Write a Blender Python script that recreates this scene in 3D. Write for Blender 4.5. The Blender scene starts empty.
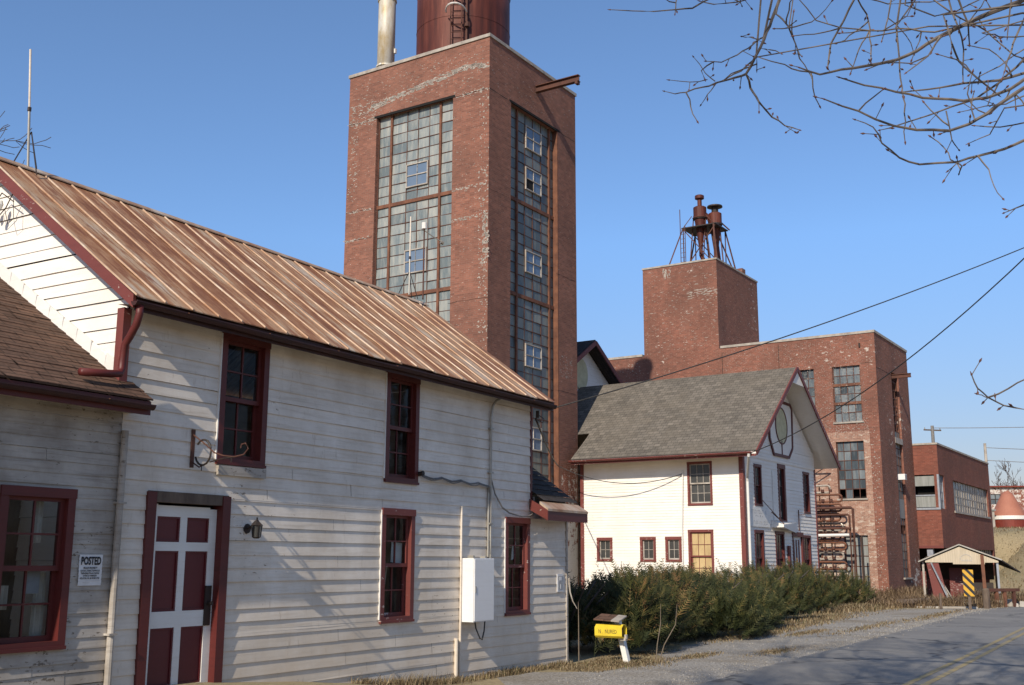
import bpy, math, random
from mathutils import Vector, Matrix
random.seed(11)
R=math.radians
S=bpy.context.scene
COL=S.collection
# ------------------------------------------------------------------ camera
cam=bpy.data.cameras.new('camera'); co=bpy.data.objects.new('camera',cam); COL.objects.link(co)
cam.sensor_width=36; cam.lens=38.67; cam.clip_end=3000; cam.clip_start=.1
co.matrix_world=Matrix.Translation((0,0,1.75))@Matrix.Rotation(R(101.2),4,'X')@Matrix.Rotation(R(.22),4,'Z')
S.camera=co
# ------------------------------------------------------------------ light
TRAVEL=Vector((.398,.928,-.67)).normalized()
sd=bpy.data.lights.new('sun','SUN'); sd.energy=5.0; sd.angle=R(.53); sd.color=(1,.89,.73)
so=bpy.data.objects.new('sun',sd); COL.objects.link(so)
so.rotation_euler=TRAVEL.to_track_quat('-Z','Y').to_euler(); so.location=(-20,-40,40)
w=bpy.data.worlds.new('World'); S.world=w; w.use_nodes=True
nt=w.node_tree; bg=nt.nodes['Background']
sky=nt.nodes.new('ShaderNodeTexSky'); sky.sky_type='NISHITA'; sky.sun_disc=False
sky.sun_elevation=math.asin(-TRAVEL.z); sky.sun_rotation=math.atan2(-TRAVEL.x,-TRAVEL.y)
sky.air_density=1.0; sky.dust_density=.35; sky.ozone_density=3.0; sky.altitude=0
tcw=nt.nodes.new('ShaderNodeTexCoord'); sx=nt.nodes.new('ShaderNodeSeparateXYZ'); rp=nt.nodes.new('ShaderNodeValToRGB'); mx=nt.nodes.new('ShaderNodeMix'); mx.data_type='RGBA'; mx.blend_type='MULTIPLY'; mx.inputs[0].default_value=1
nt.links.new(tcw.outputs['Generated'],sx.inputs[0]); nt.links.new(sx.outputs[2],rp.inputs[0])
for e_,(p_,c_) in zip((rp.color_ramp.elements[0],rp.color_ramp.elements[1],rp.color_ramp.elements.new(.28)),((.0,(.50,.35,.34)),(.50,(.90,1.28,1.70)),(.28,(.82,.95,1.10)))): e_.position=p_; e_.color=(*c_,1)
nt.links.new(sky.outputs[0],mx.inputs[6]); nt.links.new(rp.outputs[0],mx.inputs[7]); nt.links.new(mx.outputs[2],bg.inputs[0]); bg.inputs[1].default_value=.15
S.view_settings.view_transform='Standard'; S.view_settings.look='None'
S.view_settings.exposure=0; S.view_settings.gamma=1
S.render.engine='CYCLES'
# ------------------------------------------------------------------ material kit
class G:
    def __init__(s,name):
        s.m=bpy.data.materials.new(name); s.m.use_nodes=True; s.t=s.m.node_tree
        s.b=s.t.nodes['Principled BSDF']; s.out=s.t.nodes['Material Output']
        s.tc=s.t.nodes.new('ShaderNodeTexCoord'); s.uv=s.tc.outputs['UV']; s.ob=s.tc.outputs['Object']
    def n(s,t,ins=None,**at):
        x=s.t.nodes.new('ShaderNode'+t)
        for k,v in at.items(): setattr(x,k,v)
        for k,v in (ins or {}).items(): s.set(x.inputs[k],v)
        return x
    def set(s,sock,v):
        if isinstance(v,bpy.types.NodeSocket): s.t.links.new(v,sock)
        else:
            if hasattr(v,'__len__') and len(v)==3 and sock.type=='RGBA': v=(*v,1)
            sock.default_value=v
    def map(s,vec,sc=(1,1,1),rot=(0,0,0),loc=(0,0,0)):
        return s.n('Mapping',{0:vec,1:loc,2:rot,3:sc}).outputs[0]
    def noise(s,vec,scale=1,detail=4,rough=.55,sc=None,dist=0):
        if sc: vec=s.map(vec,sc)
        return s.n('TexNoise',{'Vector':vec,'Scale':scale,'Detail':detail,'Roughness':rough,'Distortion':dist}).outputs[0]
    def ramp(s,f,st):
        r=s.n('ValToRGB',{0:f}); e=r.color_ramp.elements
        while len(e)<len(st): e.new(.5)
        for a,(p,c) in zip(e,st):
            a.position=p; a.color=(*c,1) if hasattr(c,'__len__') else (c,c,c,1)
        return r.outputs[0]
    def mix(s,f,a,b,mode='MIX'):
        x=s.n('Mix',data_type='RGBA',blend_type=mode); s.set(x.inputs[0],f); s.set(x.inputs[6],a); s.set(x.inputs[7],b)
        return x.outputs[2]
    def math(s,op,a,b=0.,c=0.):
        x=s.n('Math',operation=op); s.set(x.inputs[0],a); s.set(x.inputs[1],b); s.set(x.inputs[2],c); return x.outputs[0]
    def rnd(s): return s.n('Attribute',attribute_name='rnd').outputs['Fac']
    def bump(s,h,st=.3,d=.01): s.set(s.b.inputs['Normal'],s.n('Bump',{'Height':h,'Strength':st,'Distance':d}).outputs[0])
    def fin(s,col,rough=.8,metal=0,spec=.4):
        s.set(s.b.inputs['Base Color'],col); s.set(s.b.inputs['Roughness'],rough); s.set(s.b.inputs['Metallic'],metal)
        s.b.inputs['Specular IOR Level'].default_value=spec; return s.m

def paint(name,base,dirt,amt=.5,under=(.22,.17,.12),peel=.66,rough=.6,streak=(.35,1,7),low=None):
    g=G(name)
    a=g.noise(g.ob,1.3,6,.65); b=g.noise(g.ob,3.0,6,.7,sc=streak); c=g.noise(g.ob,9,5,.7,sc=(1,1,2.2))
    col=g.mix(g.ramp(a,[(.35,0),(.75,amt)]),base,dirt)
    col=g.mix(g.ramp(b,[(.5,0),(.72,amt*.8)]),col,dirt)
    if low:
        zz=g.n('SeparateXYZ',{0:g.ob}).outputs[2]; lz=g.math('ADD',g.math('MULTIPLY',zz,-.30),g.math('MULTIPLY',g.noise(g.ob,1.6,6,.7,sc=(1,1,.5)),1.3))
        col=g.mix(g.ramp(lz,[(.0,0),(.75,.62)]),col,low)  # warm ground bounce painted in as a grimy tan, stronger lower down
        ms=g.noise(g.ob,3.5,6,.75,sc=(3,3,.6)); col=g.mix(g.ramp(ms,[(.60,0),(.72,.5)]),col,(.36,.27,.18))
    big=g.noise(g.ob,.7,3,.5)
    pe=g.math('ADD',g.math('MULTIPLY',c,.7),g.math('MULTIPLY',big,.3))
    col=g.mix(g.ramp(pe,[(peel,0),(peel+.02,1)]),col,under)
    r=g.rnd(); col=g.mix(.35,col,g.mix(r,(.82,.82,.82),(1.0,1.0,1.0)),'MULTIPLY')
    g.bump(c,.25,.004)
    return g.fin(col,rough)
def brick(name,c1,c2,mortar,flake=.5,fcol=(.55,.5,.44),fs=(1,1,3.5),stain=(.09,.05,.04),bw=.215,bh=.075):
    g=G(name)
    uv=g.uv
    br=g.n('TexBrick',{'Vector':uv,'Color1':c1,'Color2':c2,'Mortar':mortar,'Scale':1.,'Mortar Size':.007,'Mortar Smooth':.2,'Bias':0.,'Brick Width':bw,'Row Height':bh},offset=.5)
    col=br.outputs['Color']
    # brick-by-brick tone
    wn=g.n('TexWhiteNoise',{'Vector':g.n('VectorMath',{0:g.map(uv,(1/bw,1/bh,1))},operation='FLOOR').outputs[0]},noise_dimensions='3D').outputs[0]
    col=g.mix(.45,col,g.mix(wn,(.62,.6,.6),(1.25,1.2,1.15)),'MULTIPLY')
    la=g.noise(g.ob,.35,5,.6)
    col=g.mix(g.ramp(la,[(.4,0),(.7,.55)]),col,stain)
    lb=g.noise(g.ob,.8,5,.65,sc=(1,1,.35))
    col=g.mix(g.ramp(lb,[(.5,0),(.75,.28)]),col,g.mix(.5,c1,(.34,.2,.15)))
    f1=g.noise(g.ob,2.6,8,.75,sc=fs); f2=g.noise(g.ob,.28,3,.5)
    ff=g.math('ADD',g.math('MULTIPLY',f1,.65),g.math('MULTIPLY',f2,.35))
    t=.70-.14*flake
    col=g.mix(g.ramp(ff,[(t,0),(t+.015,.85)]),col,fcol)
    # small spalls
    f3=g.noise(g.ob,11,3,.6,sc=(1,1,1.8))
    col=g.mix(g.ramp(f3,[(.70-.06*flake,0),(.72-.06*flake,.7)]),col,fcol)
    g.bump(g.math('SUBTRACT',g.noise(g.ob,14,3),br.outputs['Fac']),.35,.01)
    return g.fin(col,.9,spec=.25)
def simple(name,c,c2=None,sc=4,rough=.7,metal=0,spec=.4,dist=None,b=0):
    g=G(name); f=g.noise(g.ob,sc,6,.65,sc=dist)
    col=g.mix(g.ramp(f,[(.35,0),(.68,1)]),c,c2 or tuple(x*.6 for x in c))
    if b: g.bump(f,b,.01)
    return g.fin(col,rough,metal,spec)
MT={}
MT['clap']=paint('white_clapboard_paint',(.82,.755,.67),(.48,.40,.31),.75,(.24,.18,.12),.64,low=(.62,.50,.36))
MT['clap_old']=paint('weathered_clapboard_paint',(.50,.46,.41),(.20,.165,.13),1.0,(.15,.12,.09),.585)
MT['white']=paint('white_wall_paint',(.84,.80,.74),(.62,.56,.47),.35,(.42,.34,.25),.675)
MT['trimwhite']=paint('white_trim_paint',(.76,.75,.72),(.5,.45,.38),.35,(.2,.15,.1),.68)
MT['red']=paint('shade_tinted_red_trim_paint',(.115,.019,.016),(.06,.013,.011),.6,(.25,.15,.12),.74,rough=.5)  # darker copy of the trim red, shade mixed into its colour
MT['redlit']=paint('sun_tinted_peeling_red_trim_paint',(.17,.042,.035),(.10,.027,.023),.5,(.45,.36,.32),.60,rough=.6)  # peeling copy of the trim red, sunlight mixed into its lighter colour
MT['doorred']=paint('door_red_panel_paint',(.115,.015,.018),(.075,.012,.013),.4,(.08,.03,.03),.8,rough=.45)
MT['brick']=brick('red_brick',(.27,.115,.080),(.20,.088,.064),(.24,.15,.115),.5)
MT['brick_m']=brick('weathered_red_brick',(.26,.10,.07),(.19,.078,.056),(.25,.16,.12),.75,fs=(1,1,1.8))
MT['brick_pale']=brick('pale_worn_brick',(.37,.22,.165),(.28,.145,.105),(.38,.31,.25),1.3,fcol=(.5,.42,.35),stain=(.17,.08,.06),fs=(1,1,2.2))
MT['brick_f']=brick('plain_red_brick',(.225,.075,.052),(.175,.06,.044),(.2,.1,.075),.12)
MT['brick_peel']=brick('brick_with_peeling_white_paint',(.26,.09,.06),(.2,.07,.05),(.25,.15,.12),1.45,fcol=(.60,.57,.52),fs=(1.4,1.4,1.2))
MT['cope']=simple('concrete_coping',(.42,.38,.33),(.24,.21,.18),3)
MT['conc']=simple('pale_concrete',(.4,.37,.33),(.27,.24,.2),2)
MT['rust']=simple('rusty_steel',(.12,.048,.032),(.06,.027,.02),3,.75,.1)
MT['rustb']=simple('bright_rust',(.20,.085,.048),(.10,.042,.028),3,.8,.1)
MT['dark']=simple('dark_void',(.012,.011,.01),(.008,.007,.007),3,.95)
MT['iron']=simple('black_iron',(.03,.027,.026),(.05,.03,.022),8,.6,.3)
MT['cable']=simple('cable_sheath',(.035,.034,.035),(.02,.02,.02),6,.6)
MT['cablegrey']=simple('grey_cable',(.22,.21,.2),(.12,.11,.1),6,.6)
MT['galv']=simple('galvanised_steel',(.42,.41,.38),(.3,.27,.22),2,.45,.5)
MT['boxwhite']=paint('enamel_white',(.78,.78,.78),(.6,.58,.55),.3,(.35,.2,.12),.72,rough=.35)
MT['wood']=simple('old_timber',(.16,.12,.09),(.07,.05,.04),5,.9,dist=(1,1,.3))
MT['palewood']=simple('bleached_wood',(.45,.41,.36),(.28,.24,.2),6,.85)
MT['twig']=simple('dry_twig',(.20,.16,.12),(.12,.095,.07),8,.9)
MT['bark']=simple('grey_bark',(.18,.152,.13),(.08,.064,.055),9,.9,b=.4)
MT['bud']=simple('winter_bud',(.16,.07,.05),(.09,.04,.03),20,.7)
MT['farbark']=simple('dark_bark',(.10,.08,.075),(.06,.05,.045),5,.9)
MT['paper']=simple('white_paper',(.72,.72,.72),(.6,.6,.6),6,.8)
MT['ink']=simple('black_ink',(.02,.02,.025),(.03,.03,.03),6,.8)
MT['fadeink']=simple('faded_lettering',(.3,.3,.3),(.45,.45,.45),30,.8)
MT['cloth']=simple('old_curtain',(.5,.48,.44),(.33,.3,.26),5,.95)
MT['ply']=simple('yellow_plywood',(.55,.41,.21),(.38,.27,.13),3,.8,dist=(1,1,.4))
MT['yel']=simple('yellow_plastic',(.74,.56,.04),(.58,.42,.035),5,.45)
MT['signy']=simple('sign_yellow',(.62,.36,.03),(.50,.27,.03),4,.5)
MT['cream']=simple('cream_boards',(.56,.48,.36),(.40,.34,.25),3,.8,dist=(6,6,.4))
MT['blueboard']=simple('blue_grey_board',(.30,.33,.38),(.22,.23,.26),5,.7)
MT['ovaly']=simple('faded_yellow_board',(.58,.54,.34),(.44,.41,.26),4,.7)
MT['ovalb']=simple('faded_blue_figure',(.32,.36,.38),(.42,.42,.3),8,.7)
MT['panel']=simple('grey_sheet_panel',(.27,.28,.27),(.18,.19,.18),3,.6,dist=(5,5,.4))
MT['conered']=simple('orange_red_dome_paint',(.37,.15,.095),(.30,.115,.075),1.5,.7)
MT['tankred']=simple('dark_red_tank_paint',(.20,.035,.02),(.13,.022,.014),1.5,.6)
MT['gut']=simple('dark_oxblood_gutter_paint',(.050,.014,.012),(.03,.010,.009),5,.6)
# rusting metal roof
g=G('rusting_tin_roof')
st=g.noise(g.ob,2.2,7,.7,sc=(2.2,.28,.28)); st2=g.noise(g.ob,5,6,.7,sc=(3.2,.35,.35)); bl=g.noise(g.ob,1.1,5,.6)
sheet=g.n('TexWhiteNoise',{'W':g.math('FLOOR',g.math('DIVIDE',g.n('SeparateXYZ',{0:g.ob}).outputs[0],.38))},noise_dimensions='1D').outputs[0]
f=g.math('ADD',g.math('ADD',g.math('MULTIPLY',st,.50),g.math('MULTIPLY',bl,.42)),g.math('MULTIPLY',sheet,.12))
col=g.ramp(f,[(.40,(.20,.08,.035)),(.46,(.32,.145,.065)),(.51,(.42,.23,.12)),(.565,(.46,.31,.19)),(.63,(.52,.42,.32))])
col=g.mix(g.ramp(st2,[(.50,0),(.60,.85)]),col,(.22,.08,.033))
g.bump(st2,.15,.004); MT['tin']=g.fin(col,.62,.12,.4)
g=G('rib_worn_tin'); a=g.noise(g.ob,3,6,.7,sc=(1,.5,.5))
MT['rib']=g.fin(g.ramp(a,[(.35,(.32,.17,.09)),(.52,(.44,.30,.20)),(.66,(.54,.45,.36))]),.55,.15)
# rusty tank with vertical streaks
g=G('rusty_tank_steel'); a=g.noise(g.ob,1.6,7,.7,sc=(1.6,1.6,.12)); b=g.noise(g.ob,1.2,5,.6); c=g.noise(g.ob,6,5,.7)
col=g.ramp(a,[(.35,(.045,.012,.008)),(.5,(.095,.022,.013)),(.62,(.15,.042,.025)),(.74,(.30,.15,.11))])
col=g.mix(g.ramp(b,[(.4,0),(.7,.5)]),col,(.08,.018,.012)); col=g.mix(g.ramp(c,[(.68,0),(.72,.7)]),col,(.3,.1,.04))
MT['tank']=g.fin(col,.6,.15)
g=G('weathered_zinc_pipe'); a=g.noise(g.ob,2,6,.65,sc=(1,1,.4)); z=g.n('SeparateXYZ',{0:g.ob}).outputs[2]
col=g.mix(g.ramp(a,[(.4,0),(.65,1)]),(.58,.56,.50),(.40,.31,.17)); MT['zinc']=g.fin(col,.5,.1)
# shingles
def shingle(name,c1,c2,c3,rot=0,bh=.14,bw=.3,stain=(.1,.09,.08)):
    g=G(name); v=g.map(g.uv,rot=(0,0,rot))
    br=g.n('TexBrick',{'Vector':v,'Color1':c1,'Color2':c2,'Mortar':c3,'Scale':1.,'Mortar Size':.010,'Mortar Smooth':.3,'Brick Width':bw,'Row Height':bh},offset=.5)
    wn=g.n('TexWhiteNoise',{'Vector':g.n('VectorMath',{0:g.map(v,(1/bw,1/bh,1))},operation='FLOOR').outputs[0]},noise_dimensions='3D').outputs[0]
    col=g.mix(.5,br.outputs[0],g.mix(wn,(.6,.6,.6),(1.3,1.3,1.3)),'MULTIPLY')
    a=g.noise(g.ob,.6,6,.65); col=g.mix(g.ramp(a,[(.45,0),(.7,.5)]),col,stain)
    b=g.noise(g.ob,30,2,.5); col=g.mix(.3,col,g.ramp(b,[(.3,.4),(.7,1.4)]),'MULTIPLY')
    g.bump(br.outputs['Fac'],-.6,.012); return g.fin(col,.93,spec=.2)
MT['sh_brown']=shingle('brown_asphalt_shingles',(.15,.085,.058),(.105,.062,.044),(.045,.028,.02),stain=(.10,.06,.04))
MT['sh_grey']=shingle('grey_slate_shingles',(.172,.152,.128),(.128,.115,.098),(.06,.053,.046),rot=math.pi/2,bh=.155,bw=.26,stain=(.15,.128,.10))
MT['sh_dark']=shingle('dark_asphalt_shingles',(.06,.05,.047),(.04,.035,.033),(.02,.018,.017),stain=(.05,.04,.035))
# glass kinds
def paneglass(name,c,cw,ch,dirt=(.32,.33,.3),d=.5,rough=.22,lo=.55,hi=1.25,org=(0,0,0)):
    g=G(name); rn=g.rnd()
    
    col=g.mix(1.,g.mix(rn,tuple(x*lo for x in c),tuple(x*hi for x in c)),(1,1,1),'MULTIPLY')
    a=g.noise(g.ob,3,6,.7,sc=(1.6,1.6,.25)); f=g.math('ADD',a,g.math('MULTIPLY',rn,.22))
    col=g.mix(g.ramp(f,[(.52,0),(.8,d)]),col,dirt)
    g.bump(g.noise(g.ob,5,2),.12,.01)
    return g.fin(col,g.math('ADD',rough,g.math('MULTIPLY',a,.15)),0,.5)
MT['wired']=paneglass('dirty_wired_glass',(.15,.185,.195),.62,.427,(.37,.37,.33),.8,.38,.80,1.15)
MT['wired_side']=paneglass('dirty_wired_glass_shade',(.10,.125,.13),.62,.427,(.25,.24,.19),.7,.36,.7,1.15)  # darker copy of the wired glass, shade of the street faces in its colour
MT['wiredm']=paneglass('grey_factory_glass',(.085,.11,.13),.36,.48,(.27,.28,.27),.55,.25,.45,1.35)
def glass(name,tint=(.9,.93,.92),k=.10):
    g=G(name)
    tr=g.n('BsdfTransparent',{0:tint}); gl=g.n('BsdfGlossy',{0:(.62,.64,.66),1:.03})
    g.b.inputs['Roughness'].default_value=.5
    fr=g.n('Fresnel',{0:1.32}); nb=g.n('Bump',{'Height':g.noise(g.ob,2.5,2),'Strength':.08,'Distance':.02})
    g.set(gl.inputs['Normal'],nb.outputs[0])
    dirt=g.n('BsdfDiffuse',{0:(.25,.24,.22)})
    m0=g.n('MixShader'); g.set(m0.inputs[0],g.ramp(g.noise(g.ob,4,5,.7),[(.45,.01),(.8,.14)])); g.set(m0.inputs[1],tr.outputs[0]); g.set(m0.inputs[2],dirt.outputs[0])
    m1=g.n('MixShader'); g.set(m1.inputs[0],fr.outputs[0]); g.set(m1.inputs[1],m0.outputs[0]); g.set(m1.inputs[2],gl.outputs[0])
    g.set(g.out.inputs[0],m1.outputs[0]); return g.m
MT['glass']=glass('old_window_glass')
g=G('dark_house_glass'); MT['gdark']=g.fin(g.mix(g.noise(g.ob,2,4),(.02,.022,.025),(.09,.09,.085)),.12)
g=G('sky_tinted_glass'); MT['gblue']=g.fin(g.mix(g.noise(g.ob,1.3,3),(.09,.14,.22),(.17,.22,.29)),.1)  # blue of the reflected sky painted as base colour
# ground kinds
g=G('dry_winter_grass'); a=g.noise(g.ob,.25,6,.6); b=g.noise(g.ob,9,5,.7)
col=g.mix(g.ramp(a,[(.35,0),(.65,1)]),(.34,.27,.165),(.25,.21,.125)); col=g.mix(.55,col,g.ramp(b,[(.3,.5),(.7,1.35)]),'MULTIPLY')
g.bump(b,.6,.04); MT['ground']=g.fin(col,.95,spec=.15)
g=G('grey_gravel'); v=g.n('TexVoronoi',{'Vector':g.ob,'Scale':38.}); a=g.noise(g.ob,.55,6,.65); b=g.noise(g.ob,26,4,.7)
bw=g.n('RGBToBW',{0:v.outputs['Color']}).outputs[0]
col=g.mix(g.ramp(bw,[(.1,0),(.9,1)]),(.18,.165,.148),(.40,.375,.335)); col=g.mix(g.ramp(a,[(.48,0),(.68,.75)]),col,(.19,.155,.11))
col=g.mix(.6,col,g.ramp(b,[(.3,.6),(.7,1.3)]),'MULTIPLY')
g.bump(v.outputs['Distance'],.5,.02); MT['gravel']=g.fin(col,.95,spec=.2)
g=G('old_asphalt'); a=g.noise(g.ob,.35,6,.6); b=g.noise(g.ob,60,3,.7); cr=g.n('TexVoronoi',{'Vector':g.n('VectorMath',{0:g.ob,1:g.n('TexNoise',{'Vector':g.ob,'Scale':1.5}).outputs[1]},operation='ADD').outputs[0],'Scale':.22},feature='DISTANCE_TO_EDGE').outputs[0]
col=g.mix(g.ramp(a,[(.35,0),(.7,1)]),(.165,.16,.153),(.225,.217,.204)); col=g.mix(.6,col,g.ramp(b,[(.3,.6),(.7,1.35)]),'MULTIPLY')
pt=g.noise(g.ob,.9,2,.5,dist=1.5); col=g.mix(g.ramp(pt,[(.60,0),(.625,.35)]),col,(.09,.088,.086)); fs_=g.noise(g.ob,240,2,.5); col=g.mix(g.ramp(fs_,[(.62,0),(.70,.5)]),col,(.36,.34,.31))
col=g.mix(g.ramp(cr,[(.004,.8),(.012,0)]),col,(.05,.05,.052))
g.bump(b,.35,.006); MT['asph']=g.fin(col,.85,spec=.3)
g=G('worn_yellow_line'); a=g.noise(g.ob,7,6,.75)
MT['line']=g.fin(g.mix(g.ramp(a,[(.42,0),(.62,1)]),(.33,.25,.10),(.20,.18,.14)),.8)
def leafm(name,stops,tr=0):
    g=G(name); col=g.ramp(g.rnd(),stops); a=g.noise(g.ob,1.1,3); col=g.mix(.5,col,g.ramp(a,[(.3,.6),(.7,1.35)]),'MULTIPLY')
    return g.fin(col,.7,spec=.25)
MT['yew']=leafm('yew_foliage',[(0,(.014,.020,.006)),(.45,(.029,.036,.010)),(.75,(.062,.060,.017)),(.93,(.115,.088,.027)),(1,(.16,.09,.035))])
MT['straw']=leafm('dead_grass_blades',[(0,(.09,.06,.032)),(.5,(.20,.145,.08)),(.85,(.33,.26,.16)),(1,(.09,.10,.035))])
MT['weed']=leafm('dead_weed_stems',[(0,(.07,.045,.028)),(.6,(.17,.115,.07)),(1,(.30,.22,.13))])
# ------------------------------------------------------------------ mesh kit
class MB:
    def __init__(s): s.v=[];s.f=[];s.r=[]
    def add(s,pts,faces,r=None):
        o=len(s.v); s.v+= [tuple(p) for p in pts]; r=random.random() if r is None else r
        for f in faces: s.f.append([o+i for i in f]); s.r.append(r)
    def quad(s,*p,r=None): s.add(p,[list(range(len(p)))],r)
    def hexa(s,p,r=None): s.add(p,[(0,3,2,1),(4,5,6,7),(0,1,5,4),(1,2,6,5),(2,3,7,6),(3,0,4,7)],r)
    def box(s,x0,x1,y0,y1,z0,z1,r=None):
        s.hexa([(x0,y0,z0),(x1,y0,z0),(x1,y1,z0),(x0,y1,z0),(x0,y0,z1),(x1,y0,z1),(x1,y1,z1),(x0,y1,z1)],r)
    def pbox(s,P,s0,s1,z0,z1,o0,o1,r=None):
        s.hexa([P(s0,z0,o1),P(s1,z0,o1),P(s1,z0,o0),P(s0,z0,o0),P(s0,z1,o1),P(s1,z1,o1),P(s1,z1,o0),P(s0,z1,o0)],r)
    def tube(s,pts,rad,n=8,cap=True,r=None):
        pts=[Vector(p) for p in pts]; m=len(pts)
        if not hasattr(rad,'__len__'): rad=[rad]*m
        ring=[]; up=None
        for i,p in enumerate(pts):
            t=(pts[min(i+1,m-1)]-pts[max(i-1,0)])
            if t.length<1e-9: t=Vector((0,0,1))
            t.normalize()
            if up is None: up=Vector((0,0,1)) if abs(t.z)<.9 else Vector((1,0,0))
            a=t.cross(up)
            if a.length<1e-6: a=t.cross(Vector((1,.1,0)))
            a.normalize(); b=t.cross(a); up=-b if False else up
            ring.append([p+(a*math.cos(k*2*math.pi/n)+b*math.sin(k*2*math.pi/n))*rad[i] for k in range(n)])
        vs=[q for rg in ring for q in rg]; fs=[]
        for i in range(m-1):
            for k in range(n):
                fs.append((i*n+k,i*n+(k+1)%n,(i+1)*n+(k+1)%n,(i+1)*n+k))
        if cap: fs+= [tuple(range(n))[::-1],tuple((m-1)*n+k for k in range(n))]
        s.add(vs,fs,r)
    def bar(s,a,b,w,h=None,r=None):
        h=h or w; a=Vector(a);b=Vector(b);t=(b-a).normalized(); up=Vector((0,0,1)) if abs(t.z)<.95 else Vector((1,0,0))
        x=t.cross(up).normalized()*w/2; y=x.cross(t).normalized()*h/2
        s.hexa([a-x-y,a+x-y,b+x-y,b-x-y,a-x+y,a+x+y,b+x+y,b-x+y],r)
    def each(s,name,mat,parent=None,label=None):
        par=list(range(len(s.v)))
        def fd(a):
            while par[a]!=a: par[a]=par[par[a]]; a=par[a]
            return a
        for f in s.f:
            for i in f[1:]: par[fd(i)]=fd(f[0])
        gs={}
        for f,r in zip(s.f,s.r): gs.setdefault(fd(f[0]),[]).append((f,r))
        for fs in gs.values():
            m=MB(); ix={}
            for f,r in fs:
                m.f.append([ix.setdefault(i,len(ix)) for i in f]); m.r.append(r)
            m.v=[s.v[i] for i in ix]; o=m.build(name,mat,parent,label)
        return o
    def build(s,name,mat,parent=None,label=None,smooth=False,loc=None):
        me=bpy.data.meshes.new(name); me.from_pydata(s.v,[],s.f); me.update()
        a=me.attributes.new('rnd','FLOAT','FACE'); a.data.foreach_set('value',s.r)
        uv=me.uv_layers.new(name='UVMap'); co=[0.]*(2*len(me.loops)); V=me.vertices; L=me.loops
        for p in me.polygons:
            nx,ny,nz=abs(p.normal.x),abs(p.normal.y),abs(p.normal.z)
            for li in p.loop_indices:
                c=V[L[li].vertex_index].co
                q=(c.y,c.z) if (nx>=ny and nx>=nz*.999) else ((c.x,c.z) if ny>=nz*.999 else (c.x,c.y))
                co[2*li]=q[0]; co[2*li+1]=q[1]
        uv.data.foreach_set('uv',co)
        if smooth:
            me.polygons.foreach_set('use_smooth',[True]*len(me.polygons))
        if mat: me.materials.append(MT[mat] if isinstance(mat,str) else mat)
        o=bpy.data.objects.new(name,me); COL.objects.link(o)
        if parent: o.parent=parent
        if loc: o.location=loc
        if label: o['label']=label
        return o
def tag(o,label,cat,group=None):
    o['label']=label; o['category']=cat
    if group: o['group']=group
    return o
def thing(name,label,cat,loc=(0,0,0),rz=0,group=None):
    o=bpy.data.objects.new(name,None); COL.objects.link(o); o.location=loc; o.rotation_euler=(0,0,rz); o.empty_display_size=.2
    return tag(o,label,cat,group)
def struct(o,k='structure'): o['kind']=k; return o
def copy_tree(o,parent=None):
    c=o.copy(); COL.objects.link(c); c.parent=parent
    for ch in list(o.children): copy_tree(ch,c)
    return c
def text_obj(body,size,P,s,z,off,mat,name,parent,bold=.0,sx=1,align='CENTER',tilt=0,lab=None):
    """lettering as a flat mesh: P(s,z,off) maps plane coords"""
    cu=bpy.data.curves.new(name,'FONT'); cu.body=body; cu.size=size; cu.align_x=align; cu.align_y='CENTER'; cu.offset=bold; cu.extrude=0; cu.resolution_u=3
    t=bpy.data.objects.new(name,cu); COL.objects.link(t); bpy.context.view_layer.update()
    me=bpy.data.meshes.new_from_object(t.evaluated_get(bpy.context.evaluated_depsgraph_get()))
    COL.objects.unlink(t); bpy.data.objects.remove(t)
    for v in me.vertices:
        x,y=v.co.x*sx,v.co.y; x,y=x*math.cos(tilt)-y*math.sin(tilt),x*math.sin(tilt)+y*math.cos(tilt)
        v.co=Vector(P(s+x,z+y,off))
    me.name=name; me.materials.clear(); me.materials.append(MT[mat]); o=bpy.data.objects.new(name,me); COL.objects.link(o)
    if parent: o.parent=parent
    return o
A_RZ,W_RZ=R(90-30.8),R(57)
def frame(o,yaw):
    a=R(yaw); u=Vector((math.sin(a),math.cos(a),0)); n=Vector((math.cos(a),-math.sin(a),0)); O=Vector((*o,0))
    return lambda x,y,z: O+u*x-n*y+Vector((0,0,z))
FA=frame((.97,19.77),30.8); FW=frame((8.297,40),33); FT=frame((-.90,39.2),33); FM=frame((18.55,55.53),33)
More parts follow.
